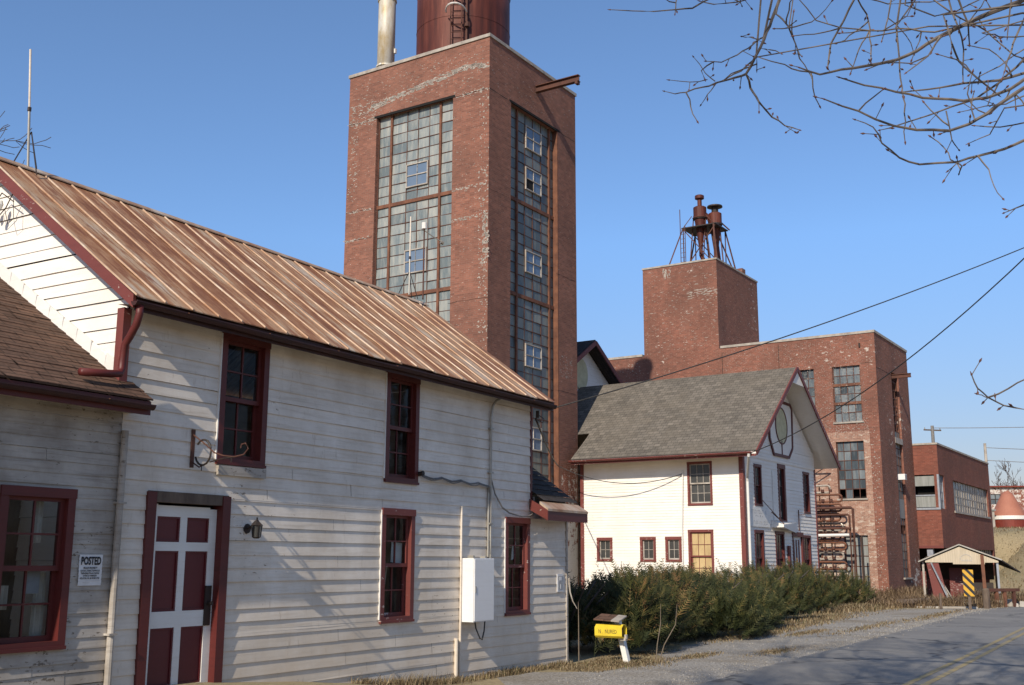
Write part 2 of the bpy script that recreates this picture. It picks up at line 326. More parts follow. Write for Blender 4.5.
# planes in a building's own coordinates (x along the street face, -y towards the street)
front=lambda y0=0: (lambda s,z,o: (s,y0-o,z))
left=lambda x0=0: (lambda s,z,o: (x0-o,s,z))
right=lambda x0=0: (lambda s,z,o: (x0+o,s,z))
def siding(mb,P,z0,z1,ex,lim,holes=(),j=1.,lip=.02,gap=True):
    n=int(math.ceil((z1-z0)/ex)); 
    for k in range(n):
        zb=z0+k*ex+random.uniform(-.006,.006)*j; zt=min(z0+(k+1)*ex+.004,z1+.002); za=z0+k*ex
        cuts=sorted({zb,zt}|{h for H in holes for h in H[2:4] if zb+.004<h<zt-.004})
        rr=random.random()
        for a,b in zip(cuts,cuts[1:]):
            fa=(a-zb)/(zt-zb); fb=(b-zb)/(zt-zb); oa=lip*(1-fa)+.004; ob=lip*(1-fb)+.004
            l0,l1=lim(a); m0,m1=lim(b)
            if l1-l0<.02: continue
            segs=[(l0,l1,m0,m1)]
            mid=(a+b)/2
            for H in holes:
                if H[2]<mid<H[3]:
                    ns=[]
                    for q in segs:
                        if H[1]<=q[0] or H[0]>=q[1]: ns.append(q); continue
                        if H[0]>q[0]: ns.append((q[0],H[0],q[2],H[0]))
                        if H[1]<q[1]: ns.append((H[1],q[1],H[1],q[3]))
                    segs=ns
            for (s0,s1,t0,t1) in segs:
                L=s1-s0; x=0; first=True
                while x<L-1e-4:
                    d=min(L-x,random.uniform(1.8,4.2)) if gap else L-x
                    if L-x-d<.3: d=L-x
                    m=max(1,int(d/.7)); dz=random.uniform(-.004,.004)*j; r=rr*.5+random.random()*.5; do=random.uniform(0,.004)*j
                    pt=[]
                    for i in range(m+1):
                        f=(x+d*i/m)/L; sb=s0+(s1-s0)*f; stp=t0+(t1-t0)*f
                        w=0 if i in(0,m) else random.uniform(-.003,.003)*j
                        e=0
                        if gap and i==m and x+d<L-.01: e=-.004
                        pt.append((sb+e,stp+e,w))
                    for i in range(m):
                        A0,A1=pt[i],pt[i+1]
                        lo=a==cuts[0]
                        zz0=a+(dz+A0[2] if lo else 0); zz1=a+(dz+A1[2] if lo else 0)
                        mb.quad(P(A0[0],zz0,oa+do+A0[2]),P(A1[0],zz1,oa+do+A1[2]),P(A1[1],b,ob+do),P(A0[1],b,ob+do),r=r)
                        if lo: mb.quad(P(A0[0],zz0,oa+do+A0[2]),P(A1[0],zz1,oa+do+A1[2]),P(A1[0],zz1+.016,-.004),P(A0[0],zz0+.016,-.004),r=r)
                    x+=d
def wall(mb,P,s0,s1,z0,z1,holes,depth=.3,off=0):
    ss=sorted({s0,s1}|{h for H in holes for h in H[:2]}); zs=sorted({z0,z1}|{h for H in holes for h in H[2:4]})
    for a,b in zip(ss,ss[1:]):
        for c,d in zip(zs,zs[1:]):
            m,q=(a+b)/2,(c+d)/2
            if any(H[0]<m<H[1] and H[2]<q<H[3] for H in holes): continue
            if m<s0 or m>s1 or q<z0 or q>z1: continue
            mb.quad(P(a,c,off),P(b,c,off),P(b,d,off),P(a,d,off),r=.5)
    for H in holes:
        a,b,c,d=H[:4]
        for p in (((a,c),(a,d)),((b,c),(b,d)),((a,c),(b,c)),((a,d),(b,d))):
            (x0,y0),(x1,y1)=p; mb.quad(P(x0,y0,off),P(x1,y1,off),P(x1,y1,off-depth),P(x0,y0,off-depth),r=.5)
def sash(mb,P,s0,s1,z0,z1,nc,nr,o,t=.035,st=.045,mun=.018):
    mb.pbox(P,s0,s0+st,z0,z1,o,o+t); mb.pbox(P,s1-st,s1,z0,z1,o,o+t)
    mb.pbox(P,s0+st,s1-st,z0,z0+st*1.15,o,o+t); mb.pbox(P,s0+st,s1-st,z1-st*.8,z1,o,o+t)
    for i in range(1,nc):
        x=s0+st+(s1-s0-2*st)*i/nc; mb.pbox(P,x-mun/2,x+mun/2,z0+st,z1-st*.8,o+.006,o+t-.004)
    for i in range(1,nr):
        z=z0+st+(z1-z0-2*st)*i/nr; mb.pbox(P,s0+st,s1-st,z-mun/2,z+mun/2,o+.008,o+t-.002)
def window(par,P,s0,s1,z0,z1,nc=2,nr=2,red='red',cw=.085,glassm='glass',double=True,lab=None,depth=.13,proud=.035,sill=True,edge=False,sashm=None):
    """outer casing rectangle s0..s1,z0..z1; window (casing) > sash, pane, sill"""
    mb=MB()
    mb.pbox(P,s0,s0+cw,z0,z1,-depth,proud); mb.pbox(P,s1-cw,s1,z0,z1,-depth,proud)
    mb.pbox(P,s0-.003,s1+.003,z1-cw,z1+.008,-depth,proud+.010)
    mb.pbox(P,s0+cw,s1-cw,z0,z0+.05,-depth,proud)
    w=mb.build('window',red,par,lab)
    if edge: m=MB(); m.pbox(P,s0-.016,s0-.001,z0+.02,z1-.02,-.0,proud-.002); m.build('outer_casing_strip','trimwhite',w)
    if sill:
        m=MB(); m.pbox(P,s0-.004,s1+.004,z0-.03,z0+.004,.0,proud+.018); m.build('sill',red,w)
    a,b,c,d=s0+cw,s1-cw,z0+.05,z1-cw
    if double:
        mid=(c+d)/2
        m=MB(); sash(m,P,a,b,mid-.02,d,nc,nr,-.055); m.build('sash',sashm or red,w)
        m=MB(); sash(m,P,a,b,c,mid+.02,nc,nr,-.1); m.build('sash',sashm or red,w)
        m=MB(); m.quad(P(a,mid,-.04),P(b,mid,-.04),P(b,d,-.04),P(a,d,-.04)); m.quad(P(a,c,-.085),P(b,c,-.085),P(b,mid,-.085),P(a,mid,-.085)); m.build('pane',glassm,w)
    else:
        m=MB(); sash(m,P,a,b,c,d,nc,nr,-.07); m.build('sash',sashm or red,w)
        m=MB(); m.quad(P(a,c,-.055),P(b,c,-.055),P(b,d,-.055),P(a,d,-.055)); m.build('pane',glassm,w)
    return w
def hole(s0,s1,z0,z1,e=.01): return (s0+e,s1-e,z0+e,z1-e)
def gridwindow(par,P,s0,s1,z0,z1,cols,rows,mat,rec=.15,mun=.022,thick=(),hthick=(),tm='rustb',bar='rust',lab=None,vents=(),missing=()):
    """steel factory window; cols/rows are the pane edge positions"""
    f=MB(); t=MB()
    for x in cols: 
        if x in thick: t.pbox(P,x-.05,x+.05,z0,z1,-rec-.02,-rec+.07)
        else: f.pbox(P,x-mun/2,x+mun/2,z0,z1,-rec-.01,-rec+.02)
    for z in rows:
        if z in hthick: t.pbox(P,s0,s1,z-.07,z+.07,-rec-.02,-rec+.06)
        else: f.pbox(P,s0,s1,z-mun/2,z+mun/2,-rec-.01,-rec+.018)
    f.pbox(P,s0,s0+.05,z0,z1,-rec-.02,-rec+.04); f.pbox(P,s1-.05,s1,z0,z1,-rec-.02,-rec+.04)
    w=f.build('window',bar,par,lab)
    if t.v: t.build('heavy_mullion',tm,w)
    g_=MB(); xs=sorted({s0,s1,*cols}); zs=sorted({z0,z1,*rows})
    for i,(a,b) in enumerate(zip(xs,xs[1:])):
        for k,(c,d) in enumerate(zip(zs,zs[1:])):
            if any(a>=m[0]-.05 and b<=m[1]+.05 and c>=m[2]-.05 and d<=m[3]+.05 for m in missing): continue
            dx,dz=random.uniform(-.012,.012),random.uniform(-.012,.012)
            g_.quad(P(a,c,-rec-dx-dz),P(b,c,-rec+dx-dz),P(b,d,-rec+dx+dz),P(a,d,-rec-dx+dz))
    g_.build('pane',mat,w)
    if missing:
        m=MB(); m.quad(P(s0,z0,-rec-.5),P(s1,z0,-rec-.5),P(s1,z1,-rec-.5),P(s0,z1,-rec-.5)); m.build('dark_interior','dark',w)
    for (a,b,c,d) in vents:
        m=MB(); e=.045
        m.pbox(P,a,a+e,c,d,-rec,-rec+.07); m.pbox(P,b-e,b,c,d,-rec,-rec+.07); m.pbox(P,a+e,b-e,c,c+e,-rec,-rec+.07); m.pbox(P,a+e,b-e,d-e,d,-rec,-rec+.07)
        m.pbox(P,a+e,b-e,(c+d)/2-.02,(c+d)/2+.02,-rec,-rec+.065); m.pbox(P,(a+b)/2-.008,(a+b)/2+.008,c+e,d-e,-rec+.01,-rec+.06)
        m.build('vent_sash','clap_old',w)
        m=MB(); m.quad(P(a,c,-rec+.03),P(b,c,-rec+.03),P(b,d,-rec+.03),P(a,d,-rec+.03)); m.build('vent_pane','gblue',w)
    return w
# ================================================================== GROUND
def sm(t): t=max(0.,min(1.,t)); return t*t*(3-2*t)
def h(x,y):
    rx,ry=x-18.55,y-55.53; u=.545*rx+.839*ry; n=.839*rx-.545*ry
    z=4.25*sm((u-3-.8*max(0,n-3))/31)*max(sm((n-1.45)/1.6),sm((u-22.5)/5))
    ax,ay=x-.97,y-19.77; u=.512*ax+.859*ay; n=.859*ax-.512*ay
    z+=.45*sm((-3.2-u)/6)*sm((3.2-n)/2.6)
    return z
def axis(a,b,c,d,f,co_):
    o=[]; x=a
    while x<d:
        o.append(x); x+= f if b<=x<c else co_
    return o+[d]
xs=axis(-90,-20,60,260,1.25,10); ys=axis(-50,-10,110,420,1.25,10)
mb=MB(); nx=len(xs)
random.seed(3)
vv=[(x,y,h(x,y)+(random.uniform(-.02,.02) if (-20<x<60 and y>50) else 0)) for y in ys for x in xs]
mb.add(vv,[(j*nx+i,j*nx+i+1,(j+1)*nx+i+1,(j+1)*nx+i) for j in range(len(ys)-1) for i in range(nx-1)])
struct(mb.build('ground','ground',None,'dry brown winter grass and bare earth',smooth=True))
def sheet(name,pts,z,mat,label):
    import bmesh
    bm=bmesh.new(); vs=[bm.verts.new((p.x,p.y,z)) for p in pts]; bm.faces.new(vs); bmesh.ops.triangulate(bm,faces=bm.faces[:])
    me=bpy.data.meshes.new(name); bm.to_mesh(me); bm.free(); me.materials.append(MT[mat]); o=bpy.data.objects.new(name,me); COL.objects.link(o); o['label']=label
    return struct(o)
def dense(pts,st=.5,jit=.12):
    o=[]
    for a,b in zip(pts,pts[1:]):
        L=math.dist(a,b); m=max(1,int(L/st))
        for i in range(m):
            f=i/m; o.append((a[0]+(b[0]-a[0])*f+random.uniform(-jit,jit),a[1]+(b[1]-a[1])*f+random.uniform(-jit,jit)))
    return o+[pts[-1]]
inner=[(-3.3,.25),(-1.7,.2),(-1.0,1.0),(1.4,1.25),(2.6,.5),(6,.1),(9,.2),(14,-.3),(18,-.9),(24,-.9),(27,.2),(28,1.3),(31,2.1),(33.4,3.9)]
roadL=[(-40,3.6),(-20,3.4),(-10,3.3),(1.8,3.2),(11.9,3.06),(22.3,2.93),(27,3.0),(30,3.2),(33.4,3.6),(37,4.5),(41,6.3),(46,9.7),(52,15),(60,24),(75,42)]
gp=dense(inner)+dense([(33.4,4.3),(22,3.3),(2,3.6),(-10,3.7),(-10,2.6),(-3.3,.25)],1,.05)
sheet('gravel_shoulder',[FA(u,-n,0) for u,n in gp],.005,'gravel','loose grey gravel between the buildings and the road')
def strip(name,line,o0,o1,z,mat,label,thick=0):
    P=[Vector((u,n)) for u,n in line]; a=[];b=[]
    D=[]
    for i,p in enumerate(P):
        t=(P[min(i+1,len(P)-1)]-P[max(i-1,0)]).normalized(); nn=Vector((-t.y,t.x)); D.append(nn)
    mb=MB()
    def q(i,o,zz): p=P[i]+D[i]*o; return FA(p.x,-p.y,zz)
    for i in range(len(P)-1):
        mb.quad(q(i,o0,z),q(i+1,o0,z),q(i+1,o1,z),q(i,o1,z))
        if thick:
            mb.quad(q(i,o0,z),q(i+1,o0,z),q(i+1,o0-.05,z-thick),q(i,o0-.05,z-thick))
            mb.quad(q(i,o1,z),q(i+1,o1,z),q(i+1,o1+.05,z-thick),q(i,o1+.05,z-thick))
    return struct(mb.build(name,mat,None,label))
def fine(line,st=.6):
    o=[]
    for i in range(len(line)-1):
        p0=line[max(i-1,0)];p1=line[i];p2=line[i+1];p3=line[min(i+2,len(line)-1)]; m=max(2,int(math.dist(p1,p2)/st))
        for k in range(m):
            t=k/m; f=lambda a,b,c,d: .5*(2*b+(c-a)*t+(2*a-5*b+4*c-d)*t*t+(-a+3*b-3*c+d)*t**3
            ) 
            o.append((f(p0[0],p1[0],p2[0],p3[0]),f(p0[1],p1[1],p2[1],p3[1])))
    return o+[line[-1]]
RL=fine(roadL); RLj=[(u,n+random.uniform(-.035,.035)) for u,n in RL]
strip('road',RLj,0,5.3,.03,'asph','worn grey two lane asphalt road',.03)
strip('road_marking',RL,2.50,2.60,.034,'line','worn double yellow centre line, nearer stripe'); strip('road_marking',RL,2.73,2.83,.034,'line','worn double yellow centre line, farther stripe')
# ================================================================== FOREGROUND CLAPBOARD HOUSE
random.seed(21)
H=thing('clapboard_house','long white clapboard house with a rusting tin roof, nearest the camera','house',FA(0,0,0),A_RZ)
F0=front()
openings=[(-9.42,-8.22,.3,2.46),(-8.47,-7.69,2.84,4.36),(-5.34,-4.56,2.83,4.36),(-5.37,-4.61,.94,2.44),(-2.12,-1.34,.91,2.43)]
hs=[hole(*o) for o in openings]
mb=MB(); siding(mb,F0,-.02,4.42,.152,lambda z:(-9.80,-1.28),hs,lip=.014)
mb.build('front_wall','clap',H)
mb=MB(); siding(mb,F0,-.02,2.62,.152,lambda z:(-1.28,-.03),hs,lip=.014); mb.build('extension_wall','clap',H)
# left gable wall above the annex roof
SL=.735
zr=lambda n: 4.36-SL*(n-.30)           # underside of main roof, n measured towards the street
mb=MB()
def limg(z):
    # y from 0 (street corner) back to 4.9 ; roof line symmetric about y=2.45
    d=max(0,(z-zr(0))/SL); return (d, 4.9-d)
siding(mb,left(-9.80),.2,6.5,.152,limg,[],lip=.015,j=1.6); mb.build('gable_wall','white',H)
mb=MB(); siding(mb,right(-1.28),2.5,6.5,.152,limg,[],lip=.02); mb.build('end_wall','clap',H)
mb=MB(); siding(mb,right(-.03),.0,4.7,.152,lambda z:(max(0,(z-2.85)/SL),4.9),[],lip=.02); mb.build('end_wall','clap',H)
mb=MB(); mb.quad((-9.8,4.9,0),(-.03,4.9,0),(-.03,4.9,2.9),(-9.8,4.9,2.9)); mb.quad((-9.8,4.9,2.9),(-1.28,4.9,2.9),(-1.28,4.9,4.6),(-9.8,4.9,4.6))
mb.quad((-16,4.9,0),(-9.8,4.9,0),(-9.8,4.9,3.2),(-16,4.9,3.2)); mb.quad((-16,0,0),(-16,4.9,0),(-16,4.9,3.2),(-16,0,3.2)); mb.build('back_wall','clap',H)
mb=MB(); mb.box(-15.9,-.1,.5,4.8,.0,.3); mb.build('floor_slab','wood',H)
mb=MB(); mb.box(-15.9,-.2,1.5,1.56,.3,2.5); mb.box(-9.7,-1.3,.2,4.7,2.58,2.66); mb.build('inner_partition','wood',H)
# main roof: V-rib tin sheets
def ribroof(u0,u1,n0,n1,z0,slope,par,step=.38,seed=1):
    """from eave at n0,z0 up to ridge n1"""
    rr=random.Random(seed); mb=MB(); rib=MB(); L=n0-n1; k=6
    us=[];x=u0
    while x<u1-.05: us.append(x); x+=step
    us.append(u1)
    P=lambda u,d,up: (u,-(n0-d)-up*slope/math.hypot(1,slope)*-1*0, z0+slope*d+up)
    for i in range(len(us)-1):
        a,b=us[i],us[i+1]; off=rr.uniform(-.025,.02) if i%2==0 else off; lift=[0]+[rr.uniform(-.006,.008) for _ in range(k-1)]+[0]
        r=rr.random()
        for j in range(k):
            d0=off if j==0 else L*j/k; d1=L*(j+1)/k
            sag=lambda q: -.012*math.sin(math.pi*q/L)
            mb.quad(P(a,d0,lift[j]+sag(max(d0,0))),P(b,d0,lift[j]+sag(max(d0,0))),P(b,d1,lift[j+1]+sag(d1)),P(a,d1,lift[j+1]+sag(d1)),r=r)
        # bottom edge thickness
        mb.quad(P(a,off,0),P(b,off,0),P(b,off,-.012),P(a,off,-.012),r=r)
        for c,wd in ((a,.022),):
            hh=.026 if wd>.02 else .010
            wd*=.72; q=[(c-wd,.002),(c-wd*.45,hh*.8),(c+wd*.45,hh*.8),(c+wd,.002)]; wd/=.72
            for j in range(k):
                d0=off-.006 if j==0 else L*j/k; d1=L*(j+1)/k
                for (xa,ha),(xb,hb) in zip(q,q[1:]):
                    (rib if wd>.02 else mb).quad(P(xa,d0,lift[j]+ha+sag(max(d0,0))),P(xb,d0,lift[j]+hb+sag(max(d0,0))),P(xb,d1,lift[j+1]+hb+sag(d1)),P(xa,d1,lift[j+1]+ha+sag(d1)),r=r)
            (rib if wd>.02 else mb).quad(*[P(x_,off-.006,h_) for x_,h_ in q],r=r)
    return mb,rib
E0=dict(u0=-10.02,u1=-1.0,n0=.35,n1=-2.45,z0=4.41,slope=.735)
mb,rib=ribroof(par=H,seed=4,**E0); rf=mb.build('roof','tin',H); rib.build('roof_rib','rib',rf)
ZR=4.43+.735*2.77
mb=MB(); mb.quad((-10.02,2.45,ZR),(-1.0,2.45,ZR),(-1.0,5.2,4.43),(-10.02,5.2,4.43)); mb.quad((-10.02,-.28,4.41),(-1.0,-.28,4.41),(-1.0,2.45,ZR-.06),(-10.02,2.45,ZR-.06)); mb.build('roof_back','tin',rf)
mb=MB(); mb.hexa([(-10.05,2.36,ZR-.045),(-.98,2.36,ZR-.045),(-.98,2.45,ZR+.02),(-10.05,2.45,ZR+.02),(-10.05,2.36,ZR-.03),(-.98,2.36,ZR-.03),(-.98,2.45,ZR+.036),(-10.05,2.45,ZR+.036)])
mb.hexa([(-10.05,2.45,ZR+.02),(-.98,2.45,ZR+.02),(-.98,2.57,ZR-.06),(-10.05,2.57,ZR-.06),(-10.05,2.45,ZR+.036),(-.98,2.45,ZR+.036),(-.98,2.57,ZR-.035),(-10.05,2.57,ZR-.035)]); mb.build('ridge_cap','rib',rf)
# soffit, rake boards, fascia, gutter
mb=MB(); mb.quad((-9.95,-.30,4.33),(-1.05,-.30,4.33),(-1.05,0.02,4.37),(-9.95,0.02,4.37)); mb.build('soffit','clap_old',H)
for x0,x1,m in ((-10.02,-9.985,'redlit'),(-1.04,-1.005,'red')):
    mb=MB()
    for s in (1,-1):
        a=[(x0,2.45-s*2.76,4.475),(x0,2.45,ZR-.005)]
        mb.hexa([(x0,a[0][1],4.28),(x1,a[0][1],4.28),(x1,2.45,ZR-.17),(x0,2.45,ZR-.17),(x0,a[0][1],4.42),(x1,a[0][1],4.42),(x1,2.45,ZR-.015),(x0,2.45,ZR-.015)])
    mb.build('rake_board',m,H)
mb=MB(); mb.box(-9.98,-1.04,-.305,-.285,4.26,4.41); mb.build('fascia','gut',H)
def gutter(par,u0,u1,n,z,r=.055,mat='gut',hang=True):
    mb=MB(); k=8
    pr=[(-n-r+r*-math.cos(math.pi*i/k)+0, z-r*math.sin(math.pi*i/k)) for i in range(k+1)]
    m=int((u1-u0)/.8)+1; sg=[random.uniform(-.008,.008) for _ in range(m+1)]
    for j in range(m):
        a=u0+(u1-u0)*j/m; b=u0+(u1-u0)*(j+1)/m
        for (y0,z0),(y1,z1) in zip(pr,pr[1:]):
            mb.quad((a,y0,z0+sg[j]),(b,y0,z0+sg[j+1]),(b,y1,z1+sg[j+1]),(a,y1,z1+sg[j]))
            mb.quad((a,y0*1+.004*(1 if y0<-n-r else -1),z0+sg[j]+.004),(b,y0+.004*(1 if y0<-n-r else -1),z0+sg[j+1]+.004),(b,y1,z1+sg[j+1]+.005),(a,y1,z1+sg[j]+.005))
        mb.box(a,b-.001,pr[0][0]-.006,pr[0][0]+.006,z-.008+sg[j],z+.006+sg[j])
    for x in (u0,u1): mb.quad(*[(x,y,zz) for y,zz in pr])
    g_=mb.build('gutter',mat,par)
    if hang:
        hb=MB(); x=u0+.6
        while x<u1: hb.bar((x,-n+.02,z+.02),(x+.1,-n-2*r-.01,z+.0),.02,.006); x+=1.25
        hb.each('gutter_hanger','rustb',g_)
    return g_
gutter(H,-10.04,-1.04,.305,4.34,.045)
# corner board + downspouts
mb=MB(); mb.box(-9.90,-9.80,-.04,-.0,3.3,4.34); mb.box(-9.895,-9.80,-.03,.07,3.45,4.34); mb.build('corner_board','redlit',H)
mb=MB(); mb.box(-1.30,-1.255,-.03,.05,2.6,4.38); mb.build('corner_board','red',H)
mb=MB(); mb.box(-.05,.0,-.035,.05,-.0,2.5); mb.build('corner_board','clap_old',H)
mb=MB()
mb.tube([(-9.96,-.35,4.31),(-9.96,-.35,4.22),(-9.955,-.31,4.12),(-9.95,-.22,4.00),(-9.95,-.15,3.92),(-9.95,-.13,3.75),(-9.955,-.13,3.66),(-9.99,-.15,3.61),(-10.1,-.18,3.59),(-10.50,-.20,3.55)],.040,10); mb.build('downspout','red',H,smooth=True)
mb=MB(); mb.tube([(-9.79,-.06,3.05),(-9.79,-.055,1.8),(-9.785,-.06,.32)],.036,10)
for z in (1.0,2.3): mb.box(-9.84,-9.74,-.1,-.0,z,z+.02)
mb.build('downspout','clap_old',H,'thin white drainpipe at the joint of the two walls',smooth=False)
# annex
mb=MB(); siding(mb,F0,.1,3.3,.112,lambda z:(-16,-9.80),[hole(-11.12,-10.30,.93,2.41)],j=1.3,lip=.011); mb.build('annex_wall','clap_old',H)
AS=.63; az=lambda n: 3.36+AS*(.34-n)
mb=MB(); rr=random.Random(9)
d=0; 
while d<3.1:
    d1=min(d+.14,3.1); u=-16.
    while u<-9.72:
        w_=rr.uniform(.22,.36); b=min(u+w_,-9.70); t=rr.uniform(.008,.016); g_=rr.uniform(-.006,.006)
        mb.quad((u+.004,-(.34-d)-g_,3.36+AS*d+t),(b,-(.34-d)-g_,3.36+AS*d+t),(b,-(.34-d1),3.36+AS*d1+.003),(u+.004,-(.34-d1),3.36+AS*d1+.003),r=rr.random())
        mb.quad((u+.004,-(.34-d)-g_,3.36+AS*d+t),(b,-(.34-d)-g_,3.36+AS*d+t),(b,-(.34-d)-g_,3.36+AS*d-.01),(u+.004,-(.34-d)-g_,3.36+AS*d-.01)); u=b
        if b>=-9.701: break
    d=d1
mb.quad((-16,-.32,3.33),(-9.7,-.32,3.33),(-9.7,2.64,az(-2.64)-.03),(-16,2.64,az(-2.64)-.03)); mb.quad((-16,2.64,az(-2.64)),(-9.8,2.64,az(-2.64)),(-9.8,5.2,3.7),(-16,5.2,3.7))
an=mb.build('annex_roof','sh_brown',H)
mb=MB(); mb.box(-16,-9.74,-.325,-.305,3.20,3.34); mb.hexa([(-9.735,-.32,3.20),(-9.705,-.32,3.20),(-9.705,0,3.40),(-9.735,0,3.40),(-9.735,-.32,3.34),(-9.705,-.32,3.34),(-9.705,0,3.56),(-9.735,0,3.56)]); mb.build('fascia','red',H)
mb=MB(); mb.quad((-16,-.31,3.22),(-9.74,-.31,3.22),(-9.72,0,3.24),(-16,0,3.24)); mb.build('soffit','clap_old',H)
gutter(H,-16,-9.72,.325,3.29,.045)
# flashing steps
mb=MB(); x=0; rr=random.Random(2)
while x<2.9:
    z=az(-x); mb.hexa([(-9.865,x,z+.0),(-9.835,x,z+.02),(-9.835,x+.25,z+.18),(-9.865,x+.25,z+.16),(-9.855,x,z+.15+rr.uniform(-.02,.02)),(-9.83,x,z+.15),(-9.83,x+.24,z+.30),(-9.855,x+.24,z+.30+rr.uniform(-.02,.02))]); x+=.25
mb.build('step_flashing','trimwhite',H)
# windows
window(H,F0,-8.47,-7.69,2.84,4.34,edge=True); window(H,F0,-5.34,-4.56,2.83,4.34,edge=True); window(H,F0,-5.37,-4.61,.94,2.44,red='redlit',edge=True); window(H,F0,-2.12,-1.34,.91,2.43,red='redlit',edge=True)
wn_=window(H,F0,-11.12,-10.30,.93,2.41)
mb=MB(); mb.box(-8.45,-7.68,-.05,-.005,2.69,2.80); mb.build('window_apron','clap_old',H)
# things behind the panes
mb=MB()
def drape(x0,x1,z0,z1,y,n_=10,a=.015):
    for i in range(n_):
        u0=x0+(x1-x0)*i/n_; u1=x0+(x1-x0)*(i+1)/n_
        mb.quad((u0,y+a*math.sin(i*1.9),z0),(u1,y+a*math.sin((i+1)*1.9),z0),(u1*.9+x1*.1,y+a*math.sin((i+1)*1.9),z1),(u0*.9+x1*.1,y+a*math.sin(i*1.9),z1))
drape(-10.56,-10.42,1.0,1.62,.16); drape(-11.04,-10.82,1.28,1.5,.16); drape(-10.62,-10.52,1.9,2.3,.16,5)
mb.build('curtain','cloth',H)
mb=MB(); mb.quad((-10.64,.15,1.42),(-10.5,.15,1.42),(-10.5,.15,1.66),(-10.64,.15,1.66)); mb.build('blue_cloth_scrap','blueboard',H)
mb=MB(); mb.quad((-4.99,.10,1.72),(-4.74,.10,1.70),(-4.73,.10,1.98),(-4.98,.10,2.0)); mb.quad((-2.02,.14,1.25),(-1.88,.14,1.25),(-1.88,.14,1.62),(-2.02,.14,1.62)); mb.quad((-1.72,.11,1.75),(-1.6,.11,1.78),(-1.56,.11,2.05),(-1.68,.11,1.98)); mb.each('paper_notice','paper',H)
mb=MB(); mb.bar((-5.25,.22,1.4),(-5.0,.3,2.2),.07,.03); mb.bar((-5.05,.25,.9),(-4.9,.25,1.7),.05,.03); mb.each('leaning_board','palewood',H)
# door
D=MB(); a,b,c,d=-9.30,-8.34,.33,2.33
dr=MB()
tilt=lambda x: -.03*(x-a)/(b-a)
for s0,s1,z0,z1 in ((a,a+.105,c,d),(b-.105,b,c,d-.03),(a+.105,b-.105,2.20,d-.012),(a+.105,b-.105,1.835,1.93),(a+.105,b-.105,1.03,1.20),(a+.105,b-.105,c,c+.10)):
    dr.pbox(F0,s0,s1,z0,z1,-.09,-.05)
mid=(a+b)/2
for z0,z1 in ((c+.10,1.03),(1.20,1.835),(1.93,2.20)): dr.pbox(F0,mid-.048,mid+.048,z0,z1,-.088,-.052)
door=dr.build('door','trimwhite',H,'white panelled door with six dark red panels')
for x0,x1 in ((a+.105,mid-.048),(mid+.048,b-.105)):
    for z0,z1 in ((c+.10,1.03),(1.20,1.835),(1.93,2.20)):
        m=MB(); m.pbox(F0,x0,x1,z0,z1,-.088,-.074)
        for q in ((x0,x0+.02,z0,z1),(x1-.02,x1,z0,z1),(x0+.02,x1-.02,z0,z0+.02),(x0+.02,x1-.02,z1-.02,z1)): m.pbox(F0,*q,-.074,-.060)
        m.build('door_panel','doorred',door)
m=MB(); m.pbox(F0,b-.12,b-.03,1.03,1.46,-.05,-.035); m.build('push_plate','iron',door)
m=MB(); m.tube([F0(b-.07,1.27,-.04),F0(b-.07,1.27,.02)],.022,10); m.build('handle','iron',door)
m=MB()
for z in (.75,2.1): m.pbox(F0,a-.02,a+.02,z,z+.12,-.052,-.04)
m.each('hinge','doorred',door)
m=MB(); m.pbox(F0,-9.42,-9.30,.2,2.45,-.12,.045); m.pbox(F0,-8.34,-8.22,.2,2.45,-.12,.045); m.build('door_casing','red',H)
m=MB(); m.pbox(F0,-9.40,-8.24,2.345,2.46,-.1,.03); m.build('door_lintel','wood',H)
m=MB(); m.pbox(F0,-9.30,-8.34,.18,.33,-.12,.1); m.build('threshold','wood',H)
# extension roof
mb=MB(); rr=random.Random(5); d=0.0
while d<2.85:
    d1=d+.14; u=-1.27
    while u<-.01:
        b=min(u+rr.uniform(.2,.34),0.); mb.quad((u+.003,-(.25-d),2.73+.73*d+.012),(b,-(.25-d),2.73+.73*d+.012),(b,-(.25-d1),2.73+.73*d1+.002),(u+.003,-(.25-d1),2.73+.73*d1+.002)); u=b
        if b>-.001: break
    d=d1
mb.quad((-1.27,2.6,4.80),(.0,2.6,4.80),(.0,5.3,2.6),(-1.27,5.3,2.6)); mb.build('extension_roof','sh_dark',H)
mb=MB(); mb.hexa([(-1.45,-.44,2.55),(.0,-.44,2.55),(.0,-.24,2.67),(-1.38,-.24,2.67),(-1.45,-.44,2.59),(.0,-.44,2.59),(.0,-.24,2.715),(-1.38,-.24,2.715)]); mb.build('eave_flashing','rib',H)
mb=MB(); mb.box(-1.44,.0,-.43,-.39,2.40,2.565); mb.build('fascia','red',H)
mb=MB(); mb.hexa([(-1.455,-.435,2.40),(-1.42,-.435,2.40),(-1.32,-.03,2.58),(-1.35,-.03,2.58),(-1.455,-.435,2.565),(-1.42,-.435,2.565),(-1.32,-.03,2.76),(-1.35,-.03,2.76)]); mb.quad((-1.4,-.39,2.42),(.0,-.39,2.42),(.0,0,2.44),(-1.4,0,2.44)); mb.build('rake_board','redlit',H)
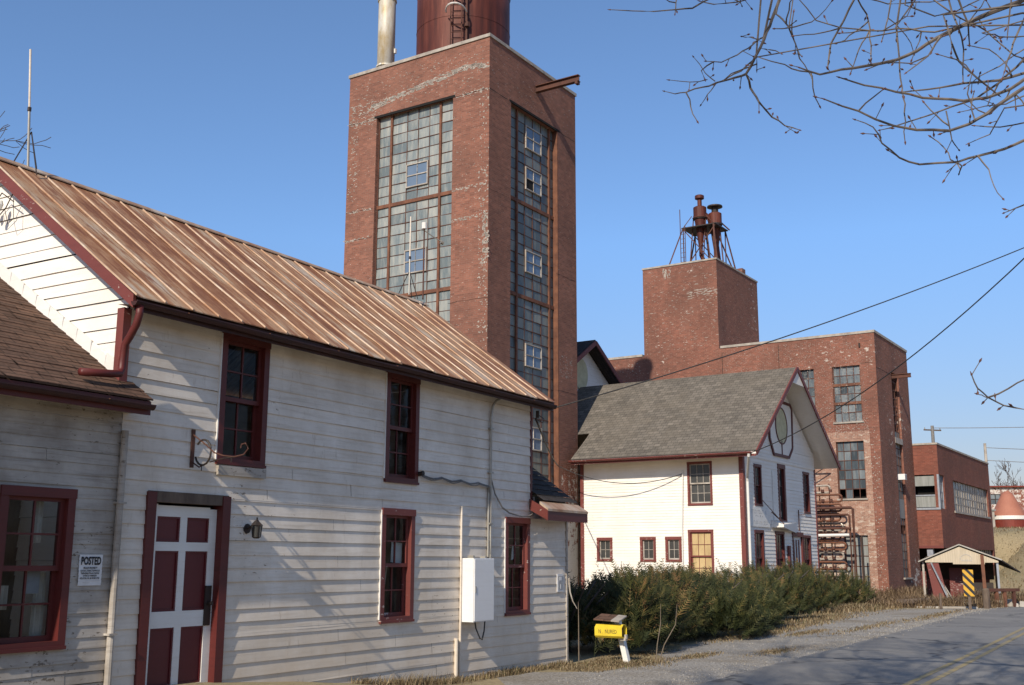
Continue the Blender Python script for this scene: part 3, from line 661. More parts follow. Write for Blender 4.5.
# tongue boards hiding roof/wall joint at left gable eave
# ---- objects on the facade
def onA(name,label,cat,s,z): 
    return thing(name,label,cat,FA(s,0,z),A_RZ)
t=onA('electric_box','tall white metal meter cabinet fixed to the clapboard wall between two lower windows','cabinet',-3.1,.85)
m=MB(); m.box(-.30,.27,-.25,-.02,0,.93); m.build('cabinet_body','boxwhite',t)
m=MB(); m.box(-.285,.255,-.262,-.25,.015,.915); m.build('cabinet_door','boxwhite',t)
m=MB(); m.box(-.272,-.25,-.27,-.262,.42,.52); m.build('latch','galv',t)
m=MB(); m.box(-.24,-.20,-.2,-.1,.93,.97); m.box(.1,.14,-.2,-.1,.93,.96); m.each('pipe_fitting','galv',t)
m=MB(); m.tube([(-.12,-.16,.02),(-.1,-.17,-.1),(-.0,-.18,-.25),(.06,-.18,-.27),(.13,-.17,-.15),(.17,-.16,.02)],.012,6); m.build('hanging_cable','cable',t)
t=onA('electric_conduit','thin pale conduit running up the wall and down to the ground behind the meter cabinet','pipe',-3.4,0)
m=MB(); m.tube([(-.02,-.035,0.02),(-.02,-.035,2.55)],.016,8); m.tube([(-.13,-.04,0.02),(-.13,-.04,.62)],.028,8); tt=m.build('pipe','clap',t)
t=onA('service_conduit','tall grey conduit pipe rising from the meter cabinet to the eave','pipe',-2.62,1.8)
m=MB(); m.tube([(0,-.05,-.05),(0,-.05,2.2),(.03,-.06,2.38),(.1,-.08,2.47),(.2,-.1,2.52)],.02,8); m.tube([(-.05,-.04,0),(-.05,-.04,.9),(-.03,-.04,1.1)],.016,8); m.build('pipe','galv',t)
m=MB(); 
for z in (.5,1.3,2.0): m.box(-.05,.05,-.075,-.02,z,z+.025)
m.each('strap','galv',t)
t=onA('wall_cable','slack grey cable bundle sagging across the wall from below the middle upper window','cable',-4.5,2.95)
m=MB(); rr=random.Random(1)
pts=[(0+.1*i+.0,-.045-rr.uniform(0,.02),.0-.02*(i/18)-.035*abs(math.sin(i*.62))) for i in range(19)]
m.tube(pts+[(1.86,-.05,-.2),(1.87,-.05,-.6),(1.86,-.05,-1.1)],.014,6); m.tube([(p[0],p[1]-.02,p[2]-.022-.01*math.sin(i)) for i,p in enumerate(pts)],.010,6); m.build('cable','cablegrey',t)
m=MB(); m.tube([(-.04,-.02,.01),(-.04,-.11,.02)],.035,8); m.build('cable_end','iron',t)
t=onA('wall_cable','dark cable drooping over the top of the rightmost lower window to the corner board','cable',-2.6,3.0)
m=MB(); m.tube([(0,-.05,0),(.1,-.06,-.22),(.3,-.07,-.42),(.5,-.085,-.50),(.9,-.085,-.545),(1.15,-.08,-.53),(1.36,-.05,-.47),(1.36,-.05,-.2)],.013,6); m.build('cable','cablegrey',t)
# lantern
t=onA('wall_lantern','small black lantern on the wall to the right of the red and white door','lamp',-7.92,2.1)
m=MB(); m.tube([(0,-.0,0),(0,-.03,0)],.055,12); m.build('wall_plate','iron',t)
m=MB(); m.tube([(0,-.03,0.0),(0,-.08,.02),(0,-.13,.07),(0,-.17,.09)],.012,6); m.build('arm','iron',t)
m=MB(); m.tube([(0,-.17,.10),(0,-.17,.07),(0,-.17,.035)],[.012,.035,.075],6); m.tube([(0,-.17,-.10),(0,-.17,-.115)],[.05,.03],6); m.tube([(0,-.17,.10),(0,-.17,.125)],.01,6)
for k in range(6):
    a_=k*math.pi/3; m.bar((.062*math.cos(a_),-.17+.062*math.sin(a_),.04),(.046*math.cos(a_),-.17+.046*math.sin(a_),-.10),.008)
m.build('lantern_cage','iron',t)
m=MB(); m.tube([(0,-.17,.035),(0,-.17,-.10)],[.058,.043],6); m.build('lantern_glass','gdark',t)
# scroll bracket
t=onA('sign_bracket','rusty wrought iron scroll bracket, empty of its sign, below the leftmost upper window','bracket',-8.83,2.76)
m=MB(); m.box(-.025,.025,-.03,-.02,-.02,.40); m.build('wall_strap','rust',t)
m=MB(); sc=[(0,-.03,.33)]+[(0,-.03-.07*i,.33-.025*i-.004*i*i) for i in range(1,9)]; sc=[(0,-.03,.34),(0,-.2,.24),(0,-.36,.13),(0,-.5,.09),(0,-.66,.07),(0,-.8,.09),(0,-.86,.15),(0,-.82,.21),(0,-.76,.2),(0,-.75,.16)]; m.tube(sc,.008,6)
m.tube([(0,-.03,.04),(0,-.14,-.02),(0,-.2,.0),(0,-.16,.0)],.008,6); m.build('scroll','rust',t)
m=MB(); m.tube([(0,-.19+.12*math.cos(a_*.35),.14+.14*math.sin(a_*.35)) for a_ in range(2,18)],.011,6); m.tube([(0,-.3,.03),(0,-.5,.06),(0,-.66,.07)],.007,6); m.tube([(0,-.62,.07),(0,-.62,.01)],.006,5); m.tube([(0,-.18,0),(0,-.18,-.06)],.006,5); m.build('scroll','iron',t)
# POSTED notice
t=onA('posted_notice','white paper POSTED notice tacked to the annex wall beside its window','notice',-10.07,1.64)
PN=front(0)
m=MB(); k=6
for i in range(k):
    z0=-.15+.30*i/k; z1=-.15+.30*(i+1)/k; m.quad((-.135,-.027-.003*math.sin(i),z0),(.14,-.027,z0),(.145,-.027,z1),(-.13,-.027-.003*math.sin(i+1),z1))
m.build('sheet','paper',t)
text_obj('POSTED',.105,PN,.004,.085,.032,'ink','lettering',t,bold=.004,sx=.62)
for z_,s_,sz in ((.018,'PRIVATE PROPERTY',.030),(-.008,'HUNTING, FISHING, TRAPPING OR',.0235),(-.032,'TRESPASSING FOR ANY PURPOSE',.0235),(-.056,'IS STRICTLY FORBIDDEN',.0235),(-.080,'VIOLATORS WILL BE PROSECUTED',.0235)):
    text_obj(s_,sz,PN,.0,z_,.032,'ink','lettering',t,bold=.0006,sx=.62)
m=MB(); m.box(-.06,.12,-.0335,-.033,-.105,-.1035); m.box(-.08,.0,-.0335,-.033,-.122,-.1205); m.build('ruled_line','fadeink',t)
t=onA('small_notice','small framed grey and white notice near the right end of the clapboard wall','notice',-.28,1.37)
m=MB(); m.box(-.115,.115,-.035,-.022,-.15,.15); m.build('frame','paper',t)
m=MB(); m.box(-.085,.09,-.038,-.035,-.12,.12); m.build('printed_sheet','fadeink',t)
m=MB(); m.box(-.04,.04,-.041,-.038,.04,.1); m.box(-.01,.01,-.041,-.038,-.1,-.02); m.build('printed_mark','paper',t)
t=onA('loose_board','split strip of siding curling off the right end of the wall','board',0,1.0)
m=MB(); m.tube([(.01,-.04,.45),(.03,-.06,.2),(.05,-.1,.05),(.1,-.16,-.08)],[.02,.012,.01,.004],5); m.build('strip','palewood',t)
# insulators on the left gable
t=thing('service_insulator','old white insulators and wire loops under the peak of the left gable','insulator',FA(-9.9,2.15,5.85),A_RZ)
m=MB(); rr=random.Random(3)
for k in range(4):
    p=(-.05-rr.uniform(0,.05),rr.uniform(-.25,.25),rr.uniform(-.15,.15)); m.tube([(p[0],p[1],p[2]-.05),(p[0],p[1],p[2]),(p[0],p[1],p[2]+.05)],[.02,.035,.02],8)
m.build('insulator','trimwhite',t)
m=MB(); m.tube([(-.05,-.2,.1),(-.07,-.1,-.1),(-.07,.05,-.2),(-.05,.15,0),(-.07,.0,.1),(-.08,-.25,-.05)],.007,5); m.tube([(-.05,-.2,.0),(-.06,-.25,-.25),(-.06,-.15,-.3),(-.05,-.05,-.1)],.004,5); m.build('wire_loop','iron',t)
# antennas
def mast(loc,H1,H2,label,leg=.28,lean=0):
    t=thing('antenna',label,'antenna',loc,A_RZ,None)
    lx=lean; m=MB(); m.tube([(0,0,-.05),(lx*H1,0,H1)],.016,8); m.build('mast','galv',t)
    m=MB(); m.tube([(lx*H1,0,H1),(lx*H2,0,H2)],.013,8); m.build('whip','clap',t)
    m=MB(); m.tube([(lx*H1,0,H1-.02),(lx*H1,0,H1+.03)],.024,8); m.build('collar','iron',t)
    for k in range(3):
        a_=k*2.1+.4; dy=leg*math.sin(a_); m=MB(); m.tube([(0,0,H1*.62),(leg*math.cos(a_),dy,.0-abs(dy)*.745)],.008,5); m.build('leg','iron',t)
    return t
mast(FA(-9.46,2.45,6.50),.72,1.5,'tall white whip antenna on a tripod at the left end of the tin roof ridge',.22,-.08)
mast(FA(-1.5,2.45,6.60),.65,1.45,'thin whip antenna near the right end of the tin roof ridge, before the tower window',.22)
t=thing('weather_sensor','small white weather sensor on a mast at the right end of the tin roof','sensor',FA(-.98-.08,2.45,6.6),A_RZ)
m=MB(); m.tube([(0,0,-.05),(0,0,1.33)],.014,8); m.build('mast','rust',t)
m=MB(); m.tube([(0,0,1.33),(0,0,1.45)],.05,10); m.build('sensor_head','trimwhite',t)
m=MB(); m.tube([(0,0,1.3),(.16,-.1,1.2),(.3,-.2,1.12)],.01,6); m.tube([(0,0,1.3),(-.12,0,1.28)],.01,6); m.tube([(.28,-.19,1.12),(.33,-.22,1.1)],.04,8); m.build('sensor_arm','galv',t)
# ================================================================== BRICK TOWER
random.seed(31)
T=thing('brick_tower','tall red brick tower with full height steel windows, behind the tin roofed house','tower',FT(0,0,0),R(57))
TL,TR=left(0),front(0)
W_,D_,TZ=6.6,7.05,21.5
wl=(1.70,5.54,3.0,19.42); wr=(1.52,5.12,1.2,19.38)
mb=MB(); wall(mb,TL,0,D_,0,TZ,[wl],.28); wall(mb,TR,0,W_,0,TZ,[wr],.32)
wall(mb,right(W_),0,D_,0,TZ,[],0); mb.quad((0,D_,0),(W_,D_,0),(W_,D_,TZ),(0,D_,TZ)); mb.build('wall','brick',T)
mb=MB(); mb.quad((0,0,TZ-.5),(W_,0,TZ-.5),(W_,D_,TZ-.5),(0,D_,TZ-.5)); mb.build('roof','conc',T)
mb=MB()
for b in ((-.05,W_+.05,-.05,.36),(-.05,W_+.05,D_-.36,D_+.05)): mb.box(*b,TZ,TZ+.13)
mb.box(-.05,.36,.36,D_-.36,TZ,TZ+.13); mb.box(W_-.36,W_+.05,.36,D_-.36,TZ,TZ+.13); mb.build('coping','cope',T)
# lintels and the crack lines that run round at bearing level
mb=MB(); mb.box(-.012,.05,1.6,5.66,19.40,19.50); mb.box(1.4,5.25,-.012,.05,19.37,19.46); mb.each('steel_lintel','dark',T)
mb=MB(); rr=random.Random(8)
def crack(P,s0,s1,z,t=.022,wv=.02):
    x=s0; zz=z
    while x<s1:
        b=min(x+rr.uniform(.15,.4),s1); z2=z+rr.uniform(-wv,wv); k=rr.uniform(.3,1)*t
        mb.quad(P(x,zz-k,.004),P(b,z2-k,.004),P(b,z2+k*.6,.004),P(x,zz+k*.6,.004)); x=b; zz=z2
for z in (19.40,): crack(TL,5.6,7.03,z); crack(TL,0,1.8,z); crack(TR,0,1.25,z,.018); crack(TR,4.9,6.5,z,.018)
for z in (14.4,15.6,10.9): crack(TL,5.6,7.03,z,.012)
crack(TR,0,1.25,15.4,.01); crack(TR,4.9,6.5,13.2,.012); crack(TR,4.9,6.5,8.4,.012); crack(TL,0,1.8,11.2,.012); crack(TL,0,1.8,7.6,.01)
o=mb.build('crack','dark',T); o['kind']='stuff'
mb=MB(); rr=random.Random(18)
def flakes(P,s0,s1,z0,z1,n,w=(.05,.3),hh=(.02,.06)):
    n=int(n*1.9); w=(w[0]*.6,w[1]*.8); hh=(hh[0]*.6,hh[1]*.75)
    for _ in range(n):
        s=rr.uniform(s0,s1); z=rr.uniform(z0,z1); a=rr.uniform(*w); b=rr.uniform(*hh); k=7
        pts=[(s+a/2*math.cos(i*2*math.pi/k)*rr.uniform(.5,1.1),z+b/2*math.sin(i*2*math.pi/k)*rr.uniform(.5,1.1)) for i in range(k)]
        mb.quad(*[P(p,q,.005) for p,q in pts])
for i in range(60):
    s=5.9*i/60+rr.uniform(0,.1); flakes(TL,s,s+.12,20.4-.13*(abs(s-1.2)),20.62-.13*abs(s-1.2),3,(.10,.42),(.05,.13))
flakes(TL,.2,6.9,19.5,21.2,130,(.04,.2),(.02,.05)); flakes(TL,0.0,.45,9,19.5,130,(.03,.14),(.03,.12)); flakes(TL,5.6,6.95,19.2,20.2,60,(.05,.25),(.03,.08)); flakes(TL,6.5,6.95,16,20,50,(.05,.2),(.03,.08))
flakes(TL,.3,1.75,9,19.4,70,(.03,.12),(.02,.04)); flakes(TR,.2,6.3,19.5,21.2,70,(.04,.16),(.02,.04)); flakes(TL,0,.25,12.5,14.5,50,(.06,.2),(.06,.22)); flakes(TR,5.2,6.2,9,9.9,50,(.03,.12),(.03,.08))
for z in (14.4,15.6,19.4): flakes(TL,.1,1.7,z-.06,z+.06,26,(.05,.2),(.03,.07)); flakes(TL,5.7,7.1,z-.06,z+.06,22,(.05,.2),(.03,.07))
fl=mb.build('paint_flakes','cope',T)
# windows
cl=[1.82+.06,2.34,2.94,3.54,4.14,4.80,5.52]; rows=[]
z=19.42; hl=[15.62,11.82,8.02,4.2]
b=19.42
for hz in hl:
    n=9
    for i in range(1,n): rows.append(b-(b-hz)*i/n)
    rows.append(hz); b=hz
gridwindow(T,TL,*wl,[2.40,2.96,3.52,4.08,4.86],rows,'wired',rec=.2,thick=(2.40,4.86),hthick=(15.62,11.82,8.02,4.2),
  vents=((2.96,4.08,rows[6],rows[3]) if 0 else (2.98,4.06,16.18,17.15),(2.98,4.06,12.66,13.62),(2.98,4.06,9.0,9.9)),mun=.026)
rows2=[]; b=19.38
for hz in (15.6,11.8,8.0,4.15):
    for i in range(1,9): rows2.append(b-(b-hz)*i/9)
    rows2.append(hz); b=hz
rows2+= [b-.42*i for i in range(1,7)]
wR=gridwindow(T,TR,*wr,[2.26,2.88,3.48,4.12,4.72],rows2,'wired_side',rec=.24,thick=(2.26,4.72),hthick=(15.6,11.8,8.0,4.15),
  vents=((2.90,4.10,17.98,18.95),(2.90,4.10,16.25,17.2),(2.90,4.10,12.85,13.75),(2.90,4.10,9.1,10.0),(2.90,4.10,5.9,6.8)),mun=.026)
mb=MB(); mb.quad(TR(2.95,16.29,-.205),TR(3.48,16.29,-.205),TR(3.48,16.72,-.205),TR(2.95,16.72,-.205)); mb.build('broken_pane','dark',wR)
mb=MB(); mb.box(5.06,5.122,.0,.31,1.2,19.38); mb.build('window_jamb','rustb',T)
# strip of painted brick low on the street face
mb=MB(); rr=random.Random(12)
edge=[(5.05,5.5),(5.3,5.1),(5.2,4.6),(5.45,4.3),(5.25,3.6),(5.5,3.2),(5.3,2.4),(5.6,2.0),(5.35,1.2),(5.5,0.4)]
rt=[(6.49,5.9),(6.49,0.4)]
pl=[(5.75,5.6),(6.0,5.75),(6.2,6.0),(6.49,6.1),(6.49,.4)]+edge[::-1][:-1]+[(5.4,5.2)]
import bmesh
def flatpoly(name,P,pts,off,mat,par,label=None):
    bm=bmesh.new(); vs=[bm.verts.new(P(a,b,off)) for a,b in pts]; bm.faces.new(vs); bmesh.ops.triangulate(bm,faces=bm.faces[:])
    me=bpy.data.meshes.new(name); bm.to_mesh(me); bm.free()
    mb=MB(); mb.add([v.co[:] for v in me.vertices],[tuple(p.vertices) for p in me.polygons]); bpy.data.meshes.remove(me)
    return mb.build(name,mat,par,label)
def rag(pts,st=.15,j=.05): return [ (a+0,b+0) for a,b in dense(pts+[pts[0]],st,j)][:-1]
flatpoly('painted_patch',TR,rag(pl,.2,.04),.008,'brick_peel',T)
# steel hoist beam
def ibeam(mb,P,s,z,o0,o1,w=.2,hh=.28):
    mb.pbox(P,s-w/2,s+w/2,z+hh/2-.03,z+hh/2,o0,o1); mb.pbox(P,s-w/2,s+w/2,z-hh/2,z-hh/2+.03,o0,o1); mb.pbox(P,s-.015,s+.015,z-hh/2+.03,z+hh/2-.03,o0,o1)
t=thing('hoist_beam','steel hoist beam sticking out of the street face near the top of the tower','beam',FT(3.42,0,20.62),R(57))
mb=MB(); ibeam(mb,front(0),0,0,-.2,2.0); mb.build('beam','rust',t)
mb=MB(); mb.pbox(front(0),-.1,.1,-.24,-.14,1.85,1.97); mb.build('trolley_stop','rust',t)
# tank on the tower
t=thing('steel_tank','huge dark rusty steel tank with a ladder standing on top of the tower','tank',FT(3.25,3.6,20.9),R(57))
mb=MB(); mb.tube([(0,0,0),(0,0,1.2),(0,0,2.4),(0,0,3.6),(0,0,4.7)],2.0,56,cap=True); o=mb.build('shell','tank',t,smooth=False)
for p in o.data.polygons: p.use_smooth=len(p.vertices)==4
mb=MB()
for z in (1.25,2.9): mb.tube([(0,0,z),(0,0,z+.05)],2.012,56)
mb.build('seam_band','tank',t)
mb=MB(); mb.tube([(0,0,4.68),(0,0,4.8)],[2.03,.7],40); mb.tube([(0,-1.55,4.7),(0,-1.55,5.5),(0,-1.55,5.9),(0,-1.55,6.15),(0,-1.55,6.3)],[.45,.5,.66,.6,.2],20); mb.tube([(-.3,-1.2,5.9),(-.5,-.6,5.9),(-.5,-.4,4.8)],.14,8); mb.build('vent_cap','rust',t)
ang=math.atan2(-1.48,-1.35)
def onT(a,r,z): return (r*math.cos(a),r*math.sin(a),z)
# ladder on the side that faces the camera's left
la=R(-167)
la=math.radians(-152)
tx,ty=-math.sin(la),math.cos(la); bx,by=2.2*math.cos(la),2.2*math.sin(la)
mb=MB()
for sgn in(-1,1):
    x,y=bx+tx*.23*sgn,by+ty*.23*sgn; mb.tube([(x,y,0),(x,y,5.0)],.03,6)
z=.25
while z<4.9: mb.tube([(bx-tx*.23,by-ty*.23,z),(bx+tx*.23,by+ty*.23,z)],.018,5); z+=.3
for z in (1.0,2.5,4.0):
    for sgn in(-1,1): mb.bar((bx+tx*.23*sgn,by+ty*.23*sgn,z),((bx+tx*.23*sgn)*.9,(by+ty*.23*sgn)*.9,z),.04)
mb.build('ladder','rust',t)
mb=MB()
for z in (2.95,4.1):
    mb.tube([(bx+tx*.42*math.cos(k*math.pi/10)+math.cos(la)*.75*math.sin(k*math.pi/10),by+ty*.42*math.cos(k*math.pi/10)+math.sin(la)*.75*math.sin(k*math.pi/10),z) for k in range(11)],.035,6)
mb.build('ladder_hoop','trimwhite',t)
mb=MB(); x,y=2.12*math.cos(la+.2),2.12*math.sin(la+.2); mb.tube([(x,y,0),(x,y,5)],.04,8); mb.tube([(x*1.03,y*1.03,2.3),(x*1.03,y*1.03,2.5)],.1,10); mb.build('riser_pipe','rust',t)
t=thing('flue_pipe','pale weathered metal flue pipe standing at the left corner of the tower roof','pipe',FT(1.25,6.2,20.9),R(57))
mb=MB(); mb.tube([(0,0,0),(0,0,7)],.37,28,cap=True); o=mb.build('shaft','zinc',t); 
for p in o.data.polygons: p.use_smooth=len(p.vertices)==4
for z in (1.35,4.4):
    mb=MB(); mb.tube([(0,0,z),(0,0,z+.07)],.41,28); mb.build('band','zinc',t)
mb=MB(); mb.box(.1,.2,-.42,-.34,2.0,2.2); mb.box(-.42,-.36,-.1,.0,1.35,1.42); mb.build('bracket','trimwhite',t)
# ================================================================== WHITE GABLED BUILDING
random.seed(41)
Wb=thing('gabled_building','white clapboard building with a steep grey roof and big overhanging gable, behind the shrubs','building',FW(0,0,0),R(57))
WX=.2; WL=left(WX); WF=front(0)
def z_u(x): return 9.2-(.757 if x<4.25 else .705)*abs(x-4.25)
ops=[(1.18,2.17,3.8,5.38),(1.2,2.2,1.0,2.88),(5.36,6.04,1.76,2.62),(3.52,4.18,1.75,2.63),(2.47,3.13,1.75,2.63)]
mb=MB(); siding(mb,WL,.35,6.05,.105,lambda z:(0.02,6.75),[hole(*o) for o in ops],j=.6,lip=.014,gap=True); mb.build('long_wall','white',Wb)
gops=[(1.28,2.06,3.80,5.32),(3.86,4.72,3.28,5.5),(6.88,7.66,3.72,5.40),(1.12,2.05,.9,2.88),(3.3,4.3,.9,2.88),(5.25,6.5,.7,2.82),(6.55,7.5,.9,2.80)]
def limW(z): 
    d=max(0,(z-z_u(WX))/.705); return (WX+d,8.45-d)
mb=MB(); siding(mb,WF,.35,9.1,.14,limW,[hole(*o) for o in gops],j=.6,lip=.017); mb.build('gable_wall','white',Wb)
mb=MB(); mb.quad((8.45,0,.3),(8.45,8.9,.3),(8.45,8.9,6.4),(8.45,0,6.4)); mb.quad((.2,8.9,.3),(8.45,8.9,.3),(8.45,8.9,6.4),(4.25,8.9,9.2),(.2,8.9,6.4)); mb.build('rear_wall','white',Wb)
mb=MB(); mb.box(.22,8.43,.02,8.85,0,.36); mb.build('foundation','conc',Wb)
# roof
RZ=9.33
mb=MB(); yo,yb=-.88,9.0
def slab(mb,x0,z0,x1,z1,t=.09,y0=yo,y1=yb,n=14,seed=0):
    rr=random.Random(seed)
    rows_=8
    for i in range(n):
        for j in range(rows_):
            ya,yc=y0+(y1-y0)*i/n,y0+(y1-y0)*(i+1)/n; f0,f1=j/rows_,(j+1)/rows_
            sg=lambda y,f: .012*math.sin(math.pi*f)*math.sin(y*.8)
            q=[(x0+(x1-x0)*f,y,z0+(z1-z0)*f+sg(y,f)) for f,y in ((f0,ya),(f1,ya),(f1,yc),(f0,yc))]
            mb.quad(*q)
slab(mb,-.65,5.62,.9,5.62+.757*1.55,y1=6.72); slab(mb,.9,5.62+.757*1.55,4.25,RZ); slab(mb,9.3,5.76,4.25,RZ,seed=1); r_=mb.build('roof','sh_grey',Wb)
mb=MB(); mb.hexa([(-.65,yo+.02,5.50),(4.25,yo+.02,RZ-.12),(4.25,6.7,RZ-.12),(-.65,6.7,5.50),(-.65,yo+.02,5.56),(4.25,yo+.02,RZ-.06),(4.25,6.7,RZ-.06),(-.65,6.7,5.56)])
mb.hexa([(4.25,yo+.02,RZ-.09),(9.3,yo+.02,5.68),(9.3,yb,5.68),(4.25,yb,RZ-.09),(4.25,yo+.02,RZ-.04),(9.3,yo+.02,5.72),(9.3,yb,5.72),(4.25,yb,RZ-.04)]); mb.build('soffit','white',Wb)
mb=MB(); x=-1.05
mb.bar((-.65,yo,5.52),(4.25,yo,RZ-.06),.05,.17); mb.build('rake_board','redlit',Wb)
mb=MB(); mb.bar((9.32,yo,5.66),(4.25,yo,RZ-.06),.05,.17); mb.build('rake_board','redlit',Wb)
mb=MB(); mb.quad((3.45,-.86,RZ-.70),(5.05,-.86,RZ-.70),(4.25,-.86,RZ-.12)); 
for k in range(6): pass
mb.build('gable_peak_infill','white',Wb)
g_=MB(); 
def gutx(mb,x,z,y0,y1,r):
    k=8; pr=[(x-r*math.cos(math.pi*i/k), z-r*math.sin(math.pi*i/k)) for i in range(k+1)]
    for (a,c),(b,d) in zip(pr,pr[1:]): mb.quad((a,y0,c),(a,y1,c),(b,y1,d),(b,y0,d)); 
    mb.quad(*[(a,y0,c) for a,c in pr]); mb.box(pr[0][0]-.008,pr[0][0]+.012,y0,y1,z-.01,z+.012)
gutx(g_,-.72,5.56,-.7,6.75,.065); g_.build('gutter','redlit',Wb)
mb=MB(); mb.box(-.64,-.61,-.85,6.7,5.42,5.58); mb.build('fascia','redlit',Wb)
mb=MB(); mb.quad((-.62,-.02,5.44),(.2,-.02,5.50),(.2,6.7,5.50),(-.62,6.7,5.44)); mb.build('eave_soffit','white',Wb)
mb=MB(); mb.box(.14,.19,-.04,.12,.3,5.5); mb.box(.19,.33,-.045,-.015,.3,5.5); mb.build('corner_board','redlit',Wb)
mb=MB(); mb.box(.14,.19,6.6,6.74,.3,5.5); mb.build('corner_board','redlit',Wb)
mb=MB(); mb.box(8.36,8.49,-.045,-.0,.3,5.6); mb.build('corner_board','redlit',Wb)
mb=MB(); mb.tube([(-.72,-.62,5.5),(-.70,-.60,5.42),(.35,-.12,4.75),(.42,-.09,4.6),(.42,-.09,.4)],.05,10); mb.build('downspout','trimwhite',Wb)
# long side windows
window(Wb,WL,1.18,2.17,3.8,5.38,nc=3,nr=2,red='redlit',cw=.08,glassm='gdark',sashm='clap_old')
wv=window(Wb,WL,1.2,2.2,1.0,2.88,nc=3,nr=2,red='redlit',cw=.09,glassm='ply',lab='window boarded with yellow plywood behind its bars')
for o in ops[2:]: window(Wb,WL,*o,nc=2,nr=2,red='redlit',cw=.10,glassm='gdark',double=False,sashm='clap_old')
window(Wb,WF,*gops[0],nc=2,nr=2,cw=.1,glassm='gdark'); window(Wb,WF,*gops[2],nc=2,nr=2,cw=.1,glassm='gdark')
window(Wb,WF,*gops[3],nc=2,nr=2,cw=.1,glassm='gdark',red='red'); window(Wb,WF,*gops[4],nc=2,nr=2,cw=.1,glassm='gdark'); window(Wb,WF,*gops[6],nc=2,nr=2,cw=.1,glassm='gdark')
wv=window(Wb,WF,*gops[1],nc=1,nr=3,cw=.16,glassm='dark',double=False)
mb=MB()
for z in (3.45,4.05,4.65,5.15): mb.pbox(WF,4.02,4.2,z,z+.22,-.05,-.02)
mb.build('inner_shutter','trimwhite',wv)
mb=MB(); mb.pbox(WF,3.2,3.72,3.3,5.2,.018,.04); mb.build('plain_panel','trimwhite',Wb)
# door with vertical stripes
a,b,c,d=5.25,6.5,.5,2.82
mb=MB(); mb.pbox(WF,a,a+.1,c,d,-.12,.04); mb.pbox(WF,b-.1,b,c,d,-.12,.04); mb.pbox(WF,a-.02,b+.02,d-.1,d+.08,-.12,.06); dc=mb.build('door_casing','red',Wb)
mb=MB(); mb.pbox(WF,a+.1,b-.1,c,d-.1,-.06,-.03); dd=mb.build('door','trimwhite',Wb)
mb=MB()
for i in range(3): mb.pbox(WF,a+.2+i*.3,a+.34+i*.3,c+.1,d-.22,-.03,-.018)
mb.build('door_stripe','red',dd)
# board canopy over the doors
mb=MB(); mb.hexa([(2.95,-.5,3.02),(5.6,-.08,2.86),(5.6,-.02,2.86),(2.95,-.02,3.02),(2.95,-.5,3.12),(5.6,-.1,3.28),(5.6,-.02,3.28),(2.95,-.02,3.28)]); mb.build('canopy_board','white',Wb)
mb=MB(); mb.bar((2.98,-.5,3.15),(2.98,-.03,3.6),.03); mb.bar((2.05,-.03,4.0),(3.0,-.48,3.15),.02); mb.tube([(6.1,-.03,3.6),(6.1,-.3,3.6),(6.1,-.3,3.5),(7.4,-.3,3.5)],.012,5); mb.tube([(6.1,-.04,2.95),(6.1,-.04,3.8)],.02,5); mb.build('iron_bracket','rust',Wb)
mb=MB(); mb.pbox(WF,4.55,4.75,1.2,2.35,.05,.12); mb.build('hanging_board','redlit',Wb)
mb=MB(); mb.pbox(WF,.25,8.4,5.56,5.66,.016,.04); mb.build('belt_board','white',Wb)
# hex plaque with oval
hx=[(3.05,7.2),(3.75,8.02),(5.55,8.02),(5.75,7.85),(5.65,6.25),(5.2,5.85),(3.45,5.85),(3.05,6.45)]
flatpoly('plaque',WF,hx,.045,'white',Wb)
mb=MB()
for p,q in zip(hx,hx[1:]+hx[:1]): mb.bar(WF(*p,.055),WF(*q,.055),.05,.11)
mb.bar(WF(4.4,5.85,.055),WF(4.4,6.45,.055),.04,.05); mb.build('plaque_border','red',Wb)
ov=[(4.42+.66*math.cos(i*math.pi/20),7.05+.72*math.sin(i*math.pi/20)) for i in range(40)]
flatpoly('oval_panel',WF,ov,.058,'ovaly',Wb)
mb=MB()
for p,q in zip(ov,ov[1:]+ov[:1]): mb.bar(WF(*p,.062),WF(*q,.062),.03,.05)
mb.build('oval_rim','red',Wb)
# lettering board, too faded to read
mb=MB(); mb.pbox(WF,.62,2.68,3.0,3.72,.03,.05); sb=mb.build('sign_board','trimwhite',Wb,'faded white lettering board')
mb=MB(); rr=random.Random(6)
for zz,hh,a0,a1 in ((3.55,.13,.7,2.4),(3.40,.05,1.2,2.1),(3.16,.11,.75,2.55)):
    x=a0
    while x<a1:
        w_=rr.uniform(.04,.1); 
        if rr.random()<.82:
            mb.pbox(WF,x,x+.02,zz-hh/2,zz+hh/2,.051,.053); 
            if rr.random()<.7: mb.pbox(WF,x+.02,x+w_,zz+hh/2-.02,zz+hh/2,.051,.053)
            if rr.random()<.6: mb.pbox(WF,x+.02,x+w_,zz-hh/2,zz-hh/2+.02,.051,.053)
        x+=w_+.05
mb.build('faded_lettering','fadeink',sb)
